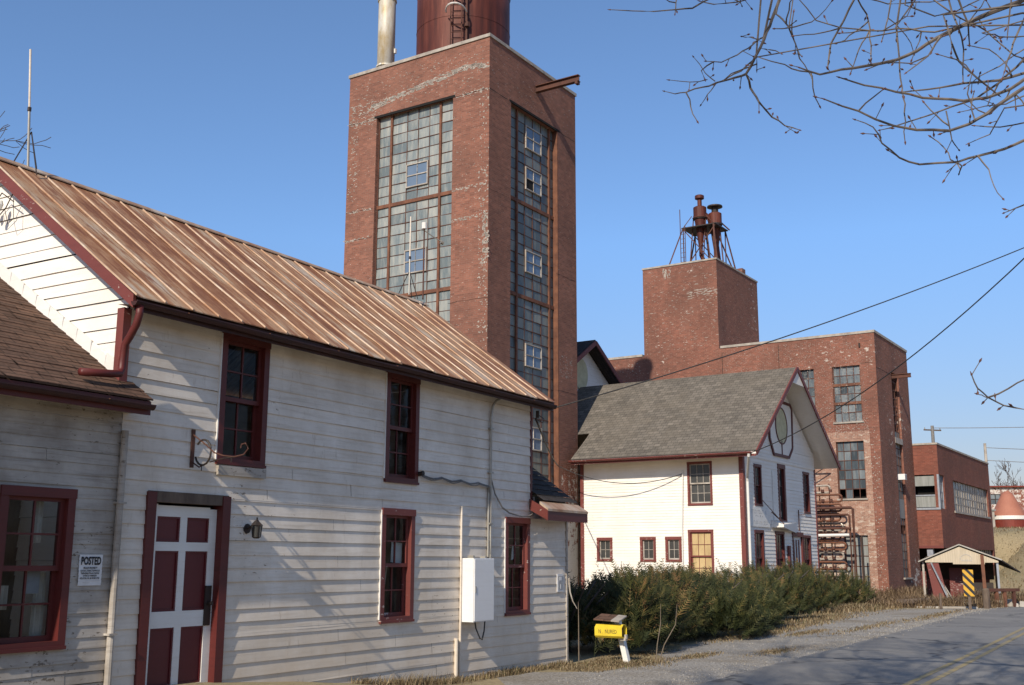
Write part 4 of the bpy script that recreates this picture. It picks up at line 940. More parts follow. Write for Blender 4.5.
# taller gabled wing behind
t=thing('gabled_wing','upper white gable with a pale yellow oval rising between the tower and the grey roof','building',FW(0,0,0),R(57))
PX,PZ=4.75,11.3
mb=MB(); siding(mb,front(9.1),6,PZ,.13,lambda z:(PX-(PZ-z)/.62,PX+(PZ-z)/.62),[],j=.3,lip=.014); mb.build('gable_wall','white',t)
mb=MB(); k=.62
for s in (1,-1):
    x1=PX+s*5.2; z1=PZ+.12-5.2*k
    mb.hexa([(PX,8.5,PZ+.1),(x1,8.5,z1),(x1,20,z1),(PX,20,PZ+.1),(PX,8.5,PZ+.22),(x1,8.5,z1+.12),(x1,20,z1+.12),(PX,20,PZ+.22)])
mb.build('roof','sh_dark',t)
for s in (1,-1):
    mb=MB(); mb.bar((PX+s*5.2,8.47,PZ-5.2*k+.08),(PX,8.47,PZ+.08),.05,.2); mb.build('rake_board','redlit',t)
mb=MB(); mb.box(PX-5,PX-4.96,9.1,20,0,8); mb.box(PX+4.96,PX+5,9.1,20,0,8); mb.each('side_wall','white',t)
ov=[(PX+.62*math.cos(i*math.pi/20)-.35,9.95+.72*math.sin(i*math.pi/20)) for i in range(40)]
flatpoly('oval_panel',front(9.1),ov,.05,'ovaly',t)
# ================================================================== FACTORY
random.seed(51)
Mb=thing('brick_factory','three storey weathered red brick factory with a square penthouse and grid windows','factory',FM(0,0,0),R(57))
ML,MR=left(0),front(-.1)
MZ=13.35; mL=[(.72,2.16,8.82,11.72),(.74,2.16,4.90,7.80),(3.12,4.56,8.82,11.72),(.80,2.0,.5,3.05),(3.2,5.2,.5,3.05)]
mR=[(3.0,4.5,.95,11.72)]
mb=MB(); wall(mb,ML,5.0,20,0,MZ,[],.3); wall(mb,ML,-.1,5.0,8.3,MZ,mL,.3); wall(mb,ML,-.1,.42,0,8.3,[],.3)
mb.v=[(x,y,z) for x,y,z in mb.v]
wall(mb,MR,0,6.7,0,MZ,mR,.35); wall(mb,right(6.7),-.1,20,0,MZ,[],0); mb.build('wall','brick_m',Mb)
mb=MB(); wall(mb,ML,.42,5.0,0,8.3,[mL[1],mL[3],mL[4]],.3); mb.build('lower_wall','brick_pale',Mb)
mb=MB(); mb.quad((0,-.1,MZ-.3),(6.7,-.1,MZ-.3),(6.7,20,MZ-.3),(0,20,MZ-.3)); mb.build('roof','conc',Mb)
mb=MB(); mb.box(-.04,6.74,-.14,.2,MZ,MZ+.13); mb.box(-.04,.3,.2,8.3,MZ,MZ+.13); mb.box(-.04,.3,13.1,20,MZ,MZ+.13); mb.box(6.4,6.74,.2,20,MZ,MZ+.13); mb.build('coping','cope',Mb)
mb=MB(); q=(8.38,12.98); PZt=18.5
wall(mb,left(-.0),*q,MZ,PZt,[],0); mb.quad((0,q[0],MZ-.3),(6.4,q[0],MZ-.3),(6.4,q[0],PZt),(0,q[0],PZt)); mb.quad((6.4,q[0],MZ-.3),(6.4,q[1],MZ-.3),(6.4,q[1],PZt),(6.4,q[0],PZt)); mb.quad((0,q[1],MZ-.3),(6.4,q[1],MZ-.3),(6.4,q[1],PZt),(0,q[1],PZt))
ph=mb.build('penthouse','brick_m',Mb)
mb=MB(); mb.box(-.04,6.44,q[0]-.04,q[0]+.3,PZt,PZt+.1); mb.box(-.04,.3,q[0]+.3,q[1]+.04,PZt,PZt+.1); mb.box(.3,6.44,q[1]-.3,q[1]+.04,PZt,PZt+.1); mb.box(6.1,6.44,q[0]+.3,q[1]-.3,PZt,PZt+.1); mb.build('coping','cope',ph)
mb=MB(); mb.quad((0,q[0],PZt-.2),(6.4,q[0],PZt-.2),(6.4,q[1],PZt-.2),(0,q[1],PZt-.2)); mb.build('roof','conc',ph)
def fw(o,P,nc,nr,mat='wiredm',**k):
    a,b,c,d=o; e=.04
    return gridwindow(Mb if 'par' not in k else k.pop('par'),P,a,b,c,d,[a+(b-a)*i/nc for i in range(1,nc)],[c+(d-c)*i/nr for i in range(1,nr)],mat,rec=.14,mun=.035,**k)
fw(mL[0],ML,4,6,hthick=(8.82+2.9*2/6,8.82+2.9*4/6)); fw(mL[2],ML,4,6)
fw(mL[1],ML,4,6,missing=((.74,1.45,4.9,5.5),(1.75,2.2,4.9,5.5))); fw(mL[3],ML,3,5,mat='panel'); fw(mL[4],ML,5,5,mat='panel')
mb=MB()
for o in mL[:3]: mb.box(-.06,.02,o[0]-.06,o[1]+.06,o[2]-.09,o[2]-.004)
mb.each('window_sill','cope',Mb)
wr_=fw((3.0,4.5,.95,11.72),MR,3,24,mat='wired_side',missing=((3.0,4.5,8.3,11.72),(3.0,4.5,3.1,3.9)))
mb=MB(); mb.pbox(MR,2.98,4.52,7.92,8.22,-.3,.02); mb.pbox(MR,2.9,4.6,.86,.95,-.1,.1); mb.each('window_band','cope',Mb)
mb=MB(); mb.pbox(MR,3.05,4.45,4.0,5.0,-.15,-.1); mb.build('blank_panel','panel',wr_)
mb=MB(); mb.pbox(MR,3.2,3.9,8.3,11.6,-.4,-.35); mb.build('blue_door','blueboard',wr_)
mb=MB(); rr=random.Random(31)
flakes(ML,.45,5,8.0,9.0,160,(.03,.14),(.02,.06)); flakes(ML,.45,5,8.3,13.2,900,(.02,.10),(.015,.04)); flakes(ML,5,8.2,9,13.2,500,(.02,.10),(.015,.04)); flakes(ML,.0,.42,0,8.3,80,(.03,.14),(.02,.09)); flakes(ML,8.4,12.9,13.5,18.3,150,(.05,.3),(.02,.06))
flakes(ML,8.4,10.2,16.4,16.9,40,(.1,.4),(.03,.08)); flakes(ML,11.2,11.7,17.9,18.45,14,(.05,.1),(.2,.5)); flakes(ML,13.2,15.5,10,13,90,(.04,.16),(.03,.06)); flakes(MR,4.55,6.6,1,8,160,(.03,.12),(.02,.06)); flakes(MR,.1,2.9,1,13,160,(.03,.1),(.02,.05)); mb.build('paint_flakes','cope',Mb)
mb=MB(); mb.pbox(ML,8.2,8.215,10,13.1,0,.03); mb.pbox(ML,4.98,4.995,8.5,13.2,0,.03); mb.each('conductor_strip','iron',Mb)
mb=MB(); mb.pbox(ML,.62,.7,12.65,12.85,0,.08); mb.build('floodlight','iron',Mb)
mb=MB(); rr=random.Random(4)
crack(MR,0,3,11.55,.02); crack(ML,.0,.7,11.8,.014); o=mb.build('crack','dark',Mb); o['kind']='stuff'
t=thing('hoist_beam','short rusty steel beam jutting from the street face of the brick factory','beam',FM(3.3,-.1,11.5),R(57))
mb=MB(); ibeam(mb,front(0),0,0,-.3,.95,.14,.22); mb.build('beam','rust',t)
t=thing('window_air_conditioner','white air conditioner hanging from the tall side window of the brick factory','air conditioner',FM(3.6,-.1,6.0),R(57))
mb=MB(); mb.box(-.2,.2,-.28,.1,0,.30); mb.build('case','boxwhite',t)
mb=MB()
for i in range(6): mb.box(-.17,.17,-.286,-.28,.03+i*.042,.048+i*.042)
mb.build('grille','cablegrey',t)
# cyclones
cx_,cy_=1.6,9.95
t=thing('dust_cyclone','pair of rusty dust cyclones on a braced steel stand on the factory penthouse roof','cyclone',FM(cx_,cy_,18.4),R(57))
def cyclone(dx,dy,lab,hz):
    mb=MB(); mb.tube([(dx,dy,1.25+hz),(dx,dy,1.7+hz),(dx,dy,2.9+hz),(dx,dy,3.15+hz)],[.10,.15,.30,.34],18); mb.tube([(dx,dy,3.15+hz),(dx,dy,3.2+hz),(dx,dy,3.85+hz),(dx,dy,3.9+hz)],[.35,.385,.385,.30],20); o=mb.build('cyclone_body','tank',t)
    m=MB(); m.tube([(dx,dy,3.13+hz),(dx,dy,3.22+hz)],.41,20); m.build('flange','iron',o)
cyclone(0,0,0,0); cyclone(.55,-.72,0,-.35)
mb=MB(); mb.tube([(0,0,3.9),(0,0,4.42)],.13,14); mb.tube([(0,0,4.36),(0,0,4.4),(0,0,4.58),(0,0,4.62)],[.15,.27,.27,.2],18); mb.build('outlet_cap','tank',t)
mb=MB(); mb.tube([(.55,-.72,3.55),(.55,-.72,3.85)],.2,14); mb.tube([(.55,-.72,3.85),(.55,-.72,3.9),(.55,-.72,3.98),(.55,-.72,4.05)],[.2,.46,.44,.1],22); mb.build('outlet_cap','iron',t)
mb=MB(); mb.tube([(0,0,1.3),(0,0,.95),(.1,-.12,.6),(.35,-.4,.35),(.6,-.7,.3)],[.11,.12,.13,.14,.15],10); mb.tube([(.55,-.72,1.0),(.55,-.72,.2)],[.14,.2],10); mb.tube([(.1,-.1,3.6),(.5,-.6,3.0),(.6,-.75,1.2),(.7,-.8,.2)],[.16,.16,.17,.18],10); mb.build('duct','tank',t)
mb=MB(); mb.box(-.6,1.3,-1.2,.95,2.55,2.61); mb.build('platform','iron',t)
mb=MB()
for (x0,y0,x1,y1) in ((-1.0,1.75,-.55,.85),(-1.0,-1.42,-.55,-1.05),(1.9,-1.42,1.2,-1.05),(1.9,1.75,1.2,.85)):
    mb.bar((x0,y0,0),(x1,y1,2.6),.07); mb.bar((x1,y1,0),(x1,y1,2.6),.05); mb.bar((x1,y1,2.6),(x1*.6,y1*.45,3.3),.04)
for a_,b_ in (((-.55,-1.15,0),(-.55,.85,2.5)),((-.55,.85,0),(-.55,-1.15,2.5)),((1.2,-1.15,0),(1.2,.85,2.5)),((-.3,-.75,0),(.0,-.3,3.2)),((-.5,-.3,0),(0,-.38,3.3)),((.3,-1.15,0),(.1,-.4,3.2)),((-.5,.5,.3),(0,.4,3.4))): mb.bar(a_,b_,.05)
for a_,b_ in (((-.9,-1.4,0),(.4,-.6,3.1)),((1.6,-1.4,0),(.5,-.5,3.2)),((.2,-1.3,0),(.55,-.95,3.3)),((.9,-.2,0),(.3,-.1,3.5)),((1.3,-1.3,2.6),(.7,-.8,3.2))): mb.bar(a_,b_,.06)
mb.tube([(.42*math.cos(i*math.pi/8),.42*math.sin(i*math.pi/8),3.2) for i in range(17)],.035,5)
mb.build('stand','rust',t)
mb=MB()
for s_ in (0,.3): mb.bar((-.75,.65+s_,0),(-.75,.65+s_,2.7+(1.0 if s_ else 0)),.035)
z=.2
while z<2.6: mb.bar((-.75,.65,z),(-.75,.95,z),.02); z+=.28
mb.build('ladder','rust',t)
mb=MB(); mb.box(-1.2,2.4,-1.48,-1.36,.0,.12); mb.box(-1.2,2.4,1.75,1.9,.0,.12); mb.build('base_beam','iron',t)
mb=MB(); mb.box(2.6,3.1,-1.5,-1.1,.1,.55); mb.build('roof_box','brick_m',t)
# ---- lower brick building beyond
random.seed(61)
Fb=thing('brick_warehouse','lower red brick building with an overhanging upper storey beyond the factory','building',FM(6.75,-1.37,0),R(57))
FL,FR=left(0),front(0); FZ=8.1
fo=[(.07,1.36,4.62,6.46)]; fr=[(.06,1.3,4.66,6.46),(3.55,14.2,4.62,6.36)]
mb=MB(); 
for (a,b,c,d) in ((-.0,1.36,2.5,4.62),(0,1.36,6.46,FZ)): mb.quad(FL(a,c,0),FL(b,c,0),FL(b,d,0),FL(a,d,0))
mb.quad(FL(1.36,2.5,0),FL(9,2.5,0),FL(9,FZ,0),FL(1.36,FZ,0))
wall(mb,FR,0,15.1,2.5,FZ,[fr[1],(0,1.3,4.62,6.46)],.25)
wall(mb,FR,2.6,15.1,0,2.5,[(4.6,14.6,1.6,2.5)],.25); wall(mb,right(15.1),0,9,0,FZ,[],0); mb.quad((0,9,0),(15.1,9,0),(15.1,9,FZ),(0,9,FZ))
mb.quad((0,0,2.5),(2.6,0,2.5),(2.6,9,2.5),(0,9,2.5)); mb.build('wall','brick_f',Fb)
mb=MB(); mb.quad((2.6,0,0),(2.6,9,0),(2.6,9,2.5),(2.6,0,2.5)); mb.quad((0,4,0),(2.6,4,0),(2.6,4,2.5),(0,4,2.5)); mb.build('garage_back_wall','dark',Fb)
mb=MB(); mb.quad((0,0,FZ-.2),(15.1,0,FZ-.2),(15.1,9,FZ-.2),(0,9,FZ-.2)); mb.build('roof','conc',Fb)
mb=MB(); mb.box(-.04,15.14,-.04,.25,FZ,FZ+.1); mb.box(-.04,.25,.25,9,FZ,FZ+.1); mb.build('coping','cope',Fb)
mb=MB(); mb.box(-.02,.02,.0,1.36,2.48,2.62); flk=mb.build('steel_lintel','redlit',Fb)
mb=MB(); mb.pbox(FL,.1,1.3,5.85,6.4,-.16,-.1); mb.pbox(FL,.1,1.3,4.7,5.35,-.16,-.1); mb.each('blank_panel','panel',Fb)
mb=MB(); mb.pbox(FL,.1,1.3,5.35,5.85,-.7,-.6); mb.build('dark_interior','dark',Fb)
mb=MB(); mb.pbox(FL,.0,.1,4.62,6.46,-.12,.03); mb.pbox(FL,1.3,1.36,4.62,6.46,-.12,.01); mb.pbox(FL,.0,1.36,4.55,4.66,-.12,.05); mb.pbox(FL,0.1,1.3,5.3,5.37,-.15,-.06); mb.build('corner_window_frame','blueboard',Fb)
gridwindow(Fb,FR,.1,1.3,4.62,6.46,[.5,.9],[5.1,5.55,6.0],'wired_side',rec=.12,mun=.05,bar='blueboard')
gridwindow(Fb,FR,*fr[1],[3.55+10.65*i/15 for i in range(1,15)],[4.62+1.74*i/4 for i in range(1,4)],'wiredm',rec=.14,mun=.05,bar='cope')
gridwindow(Fb,FR,4.6,14.6,1.6,2.5,[4.6+i*.7 for i in range(1,14)],[2.05],'wired_side',rec=.14,mun=.04)
mb=MB(); mb.pbox(FR,3.45,14.3,4.5,4.62,0,.06); mb.build('window_sill','cope',Fb)
# garage opening props
mb=MB(); mb.box(.1,.4,.6,.9,0,2.5); mb.box(.05,.2,2.0,3.2,0,2.45); mb.each('doorway_post','blueboard',Fb)
mb=MB(); mb.box(.3,.42,.9,2.0,0,1.25); mb.box(.9,1.0,1.6,3.4,0,2.2); mb.each('leaning_panel','redlit',Fb)
# ---- pipe rack between the two buildings
random.seed(71)
t=thing('pipe_rack','rack of stacked rusty coil pipes with U bends against the pale brick factory wall','pipe rack',FM(-1.5,0,0),R(57))
def pipe(y0,y1,z,x,r,mat,name='pipe',bend=None):
    mb=MB(); pts=[(x,y0,z)]+[(x,y1-.0,z+.03)]
    if bend:
        pts=[(x,y0,z)]+[(x,y1+.18-.18*math.cos(k*math.pi/8*1)-.18, z) if 0 else (x,y1-.16*math.sin(k*math.pi/8),z+.17-.17*math.cos(k*math.pi/8)) for k in range(9)]+[(x,y0,z+.34)]
    mb.tube(pts,r,8); o=mb.build(name,mat,t); return o
z=.45
while z<5.6:
    k=random.random(); xx=random.uniform(-.1,.25)
    pipe(4.4,1.75+random.uniform(-.12,.15) if z<5.1 else 2.3,z,xx,.05,'rustb' if k<.35 else ('palewood' if k<.8 else 'galv'),'coil_pipe',bend=True); z+=.47
mb=MB()
for yy in (2.25,2.75): mb.box(.3,.36,yy,yy+.05,.2,5.6)
z=.5
while z<5.6:
    for yy in (2.1,2.5,2.9): mb.tube([(-.05,yy,z-.05),(-.05,yy,z+.09)],.085,8)
    z+=.47
mb.build('pipe_clamp','rust',t)
pipe(4.4,1.2,3.0,-.3,.075,'trimwhite')
mb=MB(); mb.tube([(-.35,4.4,4.35),(-.35,1.05,4.35),(-.35,.95,4.28),(-.35,.95,.3)],.07,8); mb.tube([(-.2,4.4,4.02),(-.2,1.25,4.02),(-.2,1.18,3.95),(-.2,1.18,.3)],.055,8); mb.tube([(-.3,4.4,3.35),(-.3,1.1,3.35)],.06,8); mb.build('header_pipe','rust',t)
mb=MB(); mb.box(-.4,-.3,.55,.62,.3,3.0); mb.bar((.9,4.2,6.6),(.9,2.4,6.6),.05); mb.bar((.9,2.4,6.6),(.9,3.6,5.9),.04); mb.build('steel_post','iron',t)
# ================================================================== STREET OBJECTS
random.seed(81)
VR=R(-22)
# mailbox
t=thing('newspaper_box','yellow plastic newspaper tube on a leaning white post under a little shingled roof','newspaper box',(2.03,19.74,0),R(-31))
mb=MB(); mb.bar((0,0,-.05),(-.20,.02,.74),.10,.09); mb.build('post','trimwhite',t)
mb=MB(); x0,x1,z0,z1,y0,y1=-.50,.02,.44,.67,-.28,-.07; c=.035
pr=[(y0+c,z0),(y1-c,z0),(y1,z0+c),(y1,z1-c*1.6),(y1-c*2,z1),(y0+c*2,z1),(y0,z1-c*1.6),(y0,z0+c)]
k=len(pr)
for i in range(k):
    (a,b),(c_,d_)=pr[i],pr[(i+1)%k]; mb.quad((x0,a,b),(x1,a,b),(x1,c_,d_),(x0,c_,d_))
    e=.90; ym,zm=(y0+y1)/2,(z0+z1)/2; f=lambda y,z:(ym+(y-ym)*e,zm+(z-zm)*e)
    mb.quad((x0,*f(a,b)),(x1,*f(a,b)),(x1,*f(c_,d_)),(x0,*f(c_,d_))); mb.quad((x1,a,b),(x1,c_,d_),(x1,*f(c_,d_)),(x1,*f(a,b)))
mb.quad(*[(x0,y,z) for y,z in pr]); mb.build('tube','yel',t)
mb=MB(); mb.quad(*[(x1-.06,ym+(y-ym)*.88,zm+(z-zm)*.88) for y,z in pr]); mb.build('inside','rust',t)
P=front(y0); text_obj('N .  NURED',.095,lambda s,z,o:(s,y0-o,z),-.25,.545,.003,'ink','lettering',t,sx=.72,tilt=.0)
mb=MB(); mb.hexa([(-.50,-.32,.735),(-.17,-.32,.72),(-.17,.0,.80),(-.50,.0,.815),(-.50,-.32,.755),(-.17,-.32,.74),(-.17,.0,.82),(-.50,.0,.835)]); mb.build('roof','sh_brown',t)
mb=MB(); mb.hexa([(-.168,-.32,.72),(-.01,-.32,.71),(-.01,.0,.79),(-.168,.0,.80),(-.168,-.32,.742),(-.01,-.32,.732),(-.01,.0,.81),(-.168,.0,.822)]); mb.build('roof_lit_tint','cope',t)  # pale third of the roof, colour standing in for its sunlit slope
mb=MB(); mb.box(-.05,.05,-.2,-.12,.40,.44); mb.box(.02,.06,-.18,-.12,.43,.50); mb.build('bracket','palewood',t)
# hazard marker
t=thing('hazard_marker','yellow and black diagonally striped hazard marker on a short brown post by the road','sign',(17.07,42,0),R(-20))
mb=MB(); mb.box(-.05,.05,.0,.07,-.05,1.3); mb.build('post','wood',t)
mb=MB(); mb.box(-.185,.185,-.012,0,.50,1.47); pl_=mb.build('sign_plate','signy',t)
mb=MB(); w2,zb,zt=.185,.50,1.47
def clipstripe(c0,c1):
    # band between lines z = c - 1.05 x
    pts=[]; 
    def zc(x,c): return max(zb,min(zt,c-1.1*x))
    xs_=[-w2+2*w2*i/12 for i in range(13)]
    for a,b in zip(xs_,xs_[1:]):
        q=[(a,zc(a,c0)),(b,zc(b,c0)),(b,zc(b,c1)),(a,zc(a,c1))]
        if q[2][1]-q[1][1]>1e-4 or q[3][1]-q[0][1]>1e-4: mb.quad(*[(x,-.0145,z) for x,z in q])
c=.42
while c<1.8: clipstripe(c,c+.14); c+=.31
mb.build('black_stripe','ink',pl_)
# guard rail
t=thing('guard_rail','low rusty steel guard rail with square posts where the road crosses the ditch','rail',(18.6,44,0),R(18))
for x in (0,.42,.8,1.25): 
    mb=MB(); mb.box(x-.06,x+.06,-.05,.05,-.1,.66); mb.build('post','rustb' if x<1.2 else 'rust',t)
mb=MB(); mb.box(-.15,1.5,-.07,.07,.62,.74); mb.build('top_rail','rust',t)
t=thing('steel_post','stout round rusty post beside the left end of the guard rail','post',(18.2,43.2,0))
mb=MB(); mb.tube([(0,0,-.1),(0,0,.72),(0,0,.76)],[.13,.13,.10],14); mb.build('post','wood',t)
t=thing('wooden_stake','thin wooden stake in the weeds left of the hazard marker','stake',(16.15,42.5,0))
mb=MB(); mb.bar((0,0,-.1),(.03,0,.6),.07); mb.build('stake','wood',t)
t=thing('metal_barrier','short white pipe barrier at the right end of the guard rail','barrier',(20.9,45.6,0),R(10))
mb=MB(); mb.bar((0,0,.35),(.7,0,.33),.05); mb.bar((.05,0,0),(.05,0,.35),.05); mb.bar((.65,0,0),(.65,0,.33),.05); mb.build('pipe_frame','trimwhite',t)
t=thing('timber_stack','flat pile of rotting dark timbers and steel lying in front of the factory corner','timber',(15.9,44.2,0),R(-8))
for k_,(a,b,w_) in enumerate((((-.75,.1,.25),(.6,-.1,.33),.16),((-.7,-.2,.2),(.7,.15,.22),.14),((-.5,.3,.12),(.75,.3,.12),.18))):
    mb=MB(); mb.bar(a,b,w_,.1); mb.build('timber','wood',t)
mb=MB(); mb.box(.45,.65,-.2,.2,0,.2); mb.box(-.3,-.15,-.1,.2,0,.12); mb.each('bearer','iron',t)
# collapsing shed
t=thing('roadside_shed','small collapsing open shed with a cream gable and white edged black roof beside the road','shed',(18.82,47,0),VR)
t.scale=(.95,.95,1)
mb=MB(); e=.06
mb.hexa([(-1.72,-.05,1.74),(0,-.05,2.42),(0,3.6,2.42),(-1.72,3.6,1.7),(-1.72,-.05,1.74+e),(0,-.05,2.42+e),(0,3.6,2.42+e),(-1.72,3.6,1.7+e)])
mb.hexa([(0,-.05,2.42),(1.68,-.05,1.80),(2.45,1.3,1.30),(0,3.6,2.42),(0,-.05,2.42+e),(1.68,-.05,1.80+e),(2.45,1.3,1.30+e),(0,3.6,2.42+e)])
mb.hexa([(0,3.6,2.42),(2.45,1.3,1.30),(2.5,3.6,1.3),(1,3.7,1.9),(0,3.6,2.42+e),(2.45,1.3,1.30+e),(2.5,3.6,1.3+e),(1,3.7,1.9+e)])
mb.build('roof','sh_dark',t)
mb=MB(); mb.bar((-1.74,-.08,1.76),(0,-.08,2.47),.04,.05); mb.bar((0,-.08,2.47),(1.7,-.08,1.84),.04,.05); mb.build('roof_edge','galv',t)
mb=MB(); mb.quad((-1.45,0,1.73),(1.55,0,1.73),(1.55,0,1.80),(0,0,2.38),(-1.45,0,1.82)); mb.quad((-.3,-.004,1.66),(1.0,-.004,1.66),(1.0,-.004,1.73),(-.3,-.004,1.73)); gb=mb.build('gable_board','cream',t)
mb=MB()
for k_ in range(9):
    a=math.pi*k_/9; b=math.pi*(k_+1)/9; mb.bar((.25+.24*math.cos(a),-.008,1.84+.22*math.sin(a)),(.25+.24*math.cos(b),-.008,1.84+.22*math.sin(b)),.012,.015)
for k_ in range(9): mb.box(.05+k_*.05,.075+k_*.05,-.01,-.004,1.78,1.83+.03*(k_%2))
mb.build('faded_emblem','fadeink',gb)
mb=MB(); mb.hexa([(-1.15,0,0.05),(-.55,-.05,0.05),(-.9,.0,1.7),(-1.4,.05,1.7),(-1.15,.06,.05),(-.55,.01,.05),(-.9,.06,1.7),(-1.4,.11,1.7)]); mb.build('leaning_sheet','redlit',t)
mb=MB(); mb.bar((-1.2,-.1,1.72),(-.5,-.25,.05),.10,.05); mb.build('leaning_board','blueboard',t)
mb=MB(); mb.bar((-.45,-.3,.1),(-1.0,.1,1.25),.05,.03); mb.bar((-.3,-.25,.05),(-.85,.1,1.0),.05,.03); mb.each('fallen_batten','palewood',t)
mb=MB(); mb.bar((.92,-.1,.6),(.9,-.1,2.05),.2,.14); mb.build('post','rustb',t)
mb=MB(); mb.bar((-1.55,.2,0),(-1.55,.2,1.8),.09); mb.build('post','palewood',t)
mb=MB(); mb.bar((1.5,.1,0),(1.5,.1,1.8),.09); mb.build('post','blueboard',t)
mb=MB(); mb.bar((1.5,3.4,0),(1.5,3.4,1.7),.1); mb.bar((-1.5,3.4,0),(-1.5,3.4,1.7),.1); mb.each('post','wood',t)
mb=MB(); mb.quad((-1.5,3.3,0),(1.2,3.3,0),(1.2,3.3,1.8),(-1.5,3.3,1.8)); mb.quad((-.5,1.2,0),(.2,1.3,0),(.2,1.3,1.5),(-.5,1.2,1.5)); mb.each('back_wall','redlit',t)
mb=MB(); mb.quad((-1.5,3.25,1.0),(1.4,3.25,1.0),(1.4,3.25,2.0),(-1.5,3.25,2.0)); mb.box(.2,1.3,.9,1.5,0,.9); mb.build('dark_clutter','iron',t)
# concrete lumps
mb=MB(); rr=random.Random(3)
for _ in range(60):
    x,y=rr.uniform(17.6,21.5),rr.uniform(44.4,46.3); s=rr.uniform(.06,.22); a=rr.uniform(0,3)
    dx,dy=s*math.cos(a),s*math.sin(a); z=rr.uniform(0,.12); mb.hexa([(x-dx,y-dy,-.02),(x+dy,y-dx,-.02),(x+dx,y+dy,-.02),(x-dy,y+dx,-.02),(x-dx*.8,y-dy*.7,z+s),(x+dy*.9,y-dx*.8,z+s*.8),(x+dx*.8,y+dy*.9,z+s*.9),(x-dy,y+dx*.8,z+s*1.1)])
o=mb.build('rubble','conc'); o['kind']='stuff'; o['label']='pale broken concrete lying behind the guard rail'
# low concrete slab in front of the factory corner
t=thing('kerb_slab','low pale concrete slab edge in the weeds in front of the shed','slab',(16.8,43.6,0),R(-15))
mb=MB(); mb.box(-1.1,1.1,-.2,.2,0,.07); mb.build('slab','conc',t)
# ================================================================== POLES AND WIRES
def pole(name,label,loc,hh,r,mat='wood',arm=None,rz=0,lean=(0,0)):
    t=thing(name,label,'pole',loc,rz); mb=MB(); mb.tube([(0,0,-.5),(lean[0]*.5,lean[1]*.5,hh*.5),(lean[0],lean[1],hh)],[r,r*.85,r*.7],12); mb.build('pole',mat,t)
    if arm:
        for z in arm: 
            mb=MB(); mb.bar((-.9,0,z),(.9,0,z),.1,.12); a=mb.build('crossarm','wood',t)
            for x in (-.8,0,.8): m=MB(); m.tube([(x,0,z+.06),(x,0,z+.22)],.04,8); m.build('insulator','galv',a)
    return t
PP=(13.3,21.7,0)
pole('utility_pole','tall wooden utility pole across the road carrying the two black wires',PP,10.9,.16,arm=(10.3,),rz=R(-30))
pole('utility_pole','grey utility pole at the far right corner of the lower brick building',(33.6,78,h(33.6,78)-.2),6.6,.13,'palewood')
pole('utility_pole','distant pole top with a small crossarm showing above the lower brick building',(38.4,100,h(38.4,100)-.2),9.9,.2,'cablegrey',arm=(9.5,),rz=R(15))
def cat(a,b,s,n=24):
    a,b=Vector(a),Vector(b); return [a.lerp(b,i/n)-Vector((0,0,4*s*(i/n)*(1-i/n))) for i in range(n+1)]
def wire(label,a,b,s,r,mat='cable',pts=None):
    mb=MB(); mb.tube(pts or cat(a,b,s),r,6); o=mb.build('overhead_wire',mat,smooth=True); tag(o,label,'wire','overhead wires'); return o
ca=FA(-1.1,-.35,4.3); cb=FW(-.9,-.75,5.5)
wire('thin wire from the corner of the tin roofed house up to the right',ca,(13.3,21.7,9.3),.25,.012)
wire('thick black wire rising to the right from the eave of the grey roofed building',cb,(13.3,21.7,10.6),.9,.016)
wc=[FA(-1.22,-.08,4.12)]; wd=FW(-1.1,7.0,5.35)
wire('black service cable between the tin roofed house and the gutter of the grey roofed building',wc[0],wd,.12,.02)
we=FW(.1,2.35,4.95); wire('slack cable looping across the white long wall to above its boarded window',wd,we,.50,.016)
mb=MB(); mb.tube([FW(.12,2.33,5.1),FW(.12,2.33,4.8),FW(.12,2.40,3.0),FW(.12,2.42,1.0)],.022,6); tag(mb.build('service_pipe','trimwhite'),'thin pale service pipe down the white long wall beside its big windows','pipe')
p2=(33.6,78,h(33.6,78)+6.2); wire('upper distant wire running right from the grey utility pole',(33.6,78,h(33.6,78)+6.1),(60,82,10.2),.3,.022,'cablegrey'); wire('lower distant wire running right from the grey utility pole',(33.6,78,h(33.6,78)+5.2),(60,82,9.1),.3,.022,'cablegrey')
wire('faint pale wire from the distant pole top out to the right',(38.4,100,h(38.4,100)+9.5),(75,98,15.5),.5,.03,'cablegrey')
t=thing('wire_insulator','small black insulators at the upper right corner of the tin roofed house','insulator',FA(-1.2,-.1,4.2),A_RZ)
mb=MB(); mb.tube([(0,0,-.06),(0,-.0,.06)],.03,8); mb.tube([(.05,-.2,.12),(.05,-.25,.12)],.03,8); mb.tube([(0,0,0),(.05,-.1,-.08),(.1,-.05,-.14),(.02,0,-.1)],.007,5); mb.build('insulator','iron',t)
# ================================================================== FAR THINGS
t=thing('old_brick_house','distant brick house with big patches of peeling white paint on the hill','house',(41.6,99,4.1),R(-8))
mb=MB(); wall(mb,front(0),0,18,0,4.2,[(.7,2.0,2.7,3.6),(12,14.2,2.7,3.6)],.15); mb.quad((0,0,0),(0,8,0),(0,8,4.2),(0,0,4.2)); mb.quad((18,0,0),(18,8,0),(18,8,4.2),(18,0,4.2)); mb.build('wall','brick_peel',t)
mb=MB(); mb.hexa([(-.2,-.3,4.2),(18.3,-.3,4.2),(18.3,8,4.4),(-.2,8,4.4),(-.2,-.3,4.32),(18.3,-.3,4.32),(18.3,8,4.6),(-.2,8,4.6)]); mb.build('roof','tankred',t)
for a,b in ((.7,1.3),(12,2.2)):
    gridwindow(t,front(0),a,a+b,2.7,3.6,[a+b*.33,a+b*.66],[3.15],'wiredm',rec=.1,mun=.07,bar='iron')
t=thing('cone_roof_tank','dark red round tank with a tall orange cone roof standing on the grass hill','tank',(39.35,88,3.95),0)
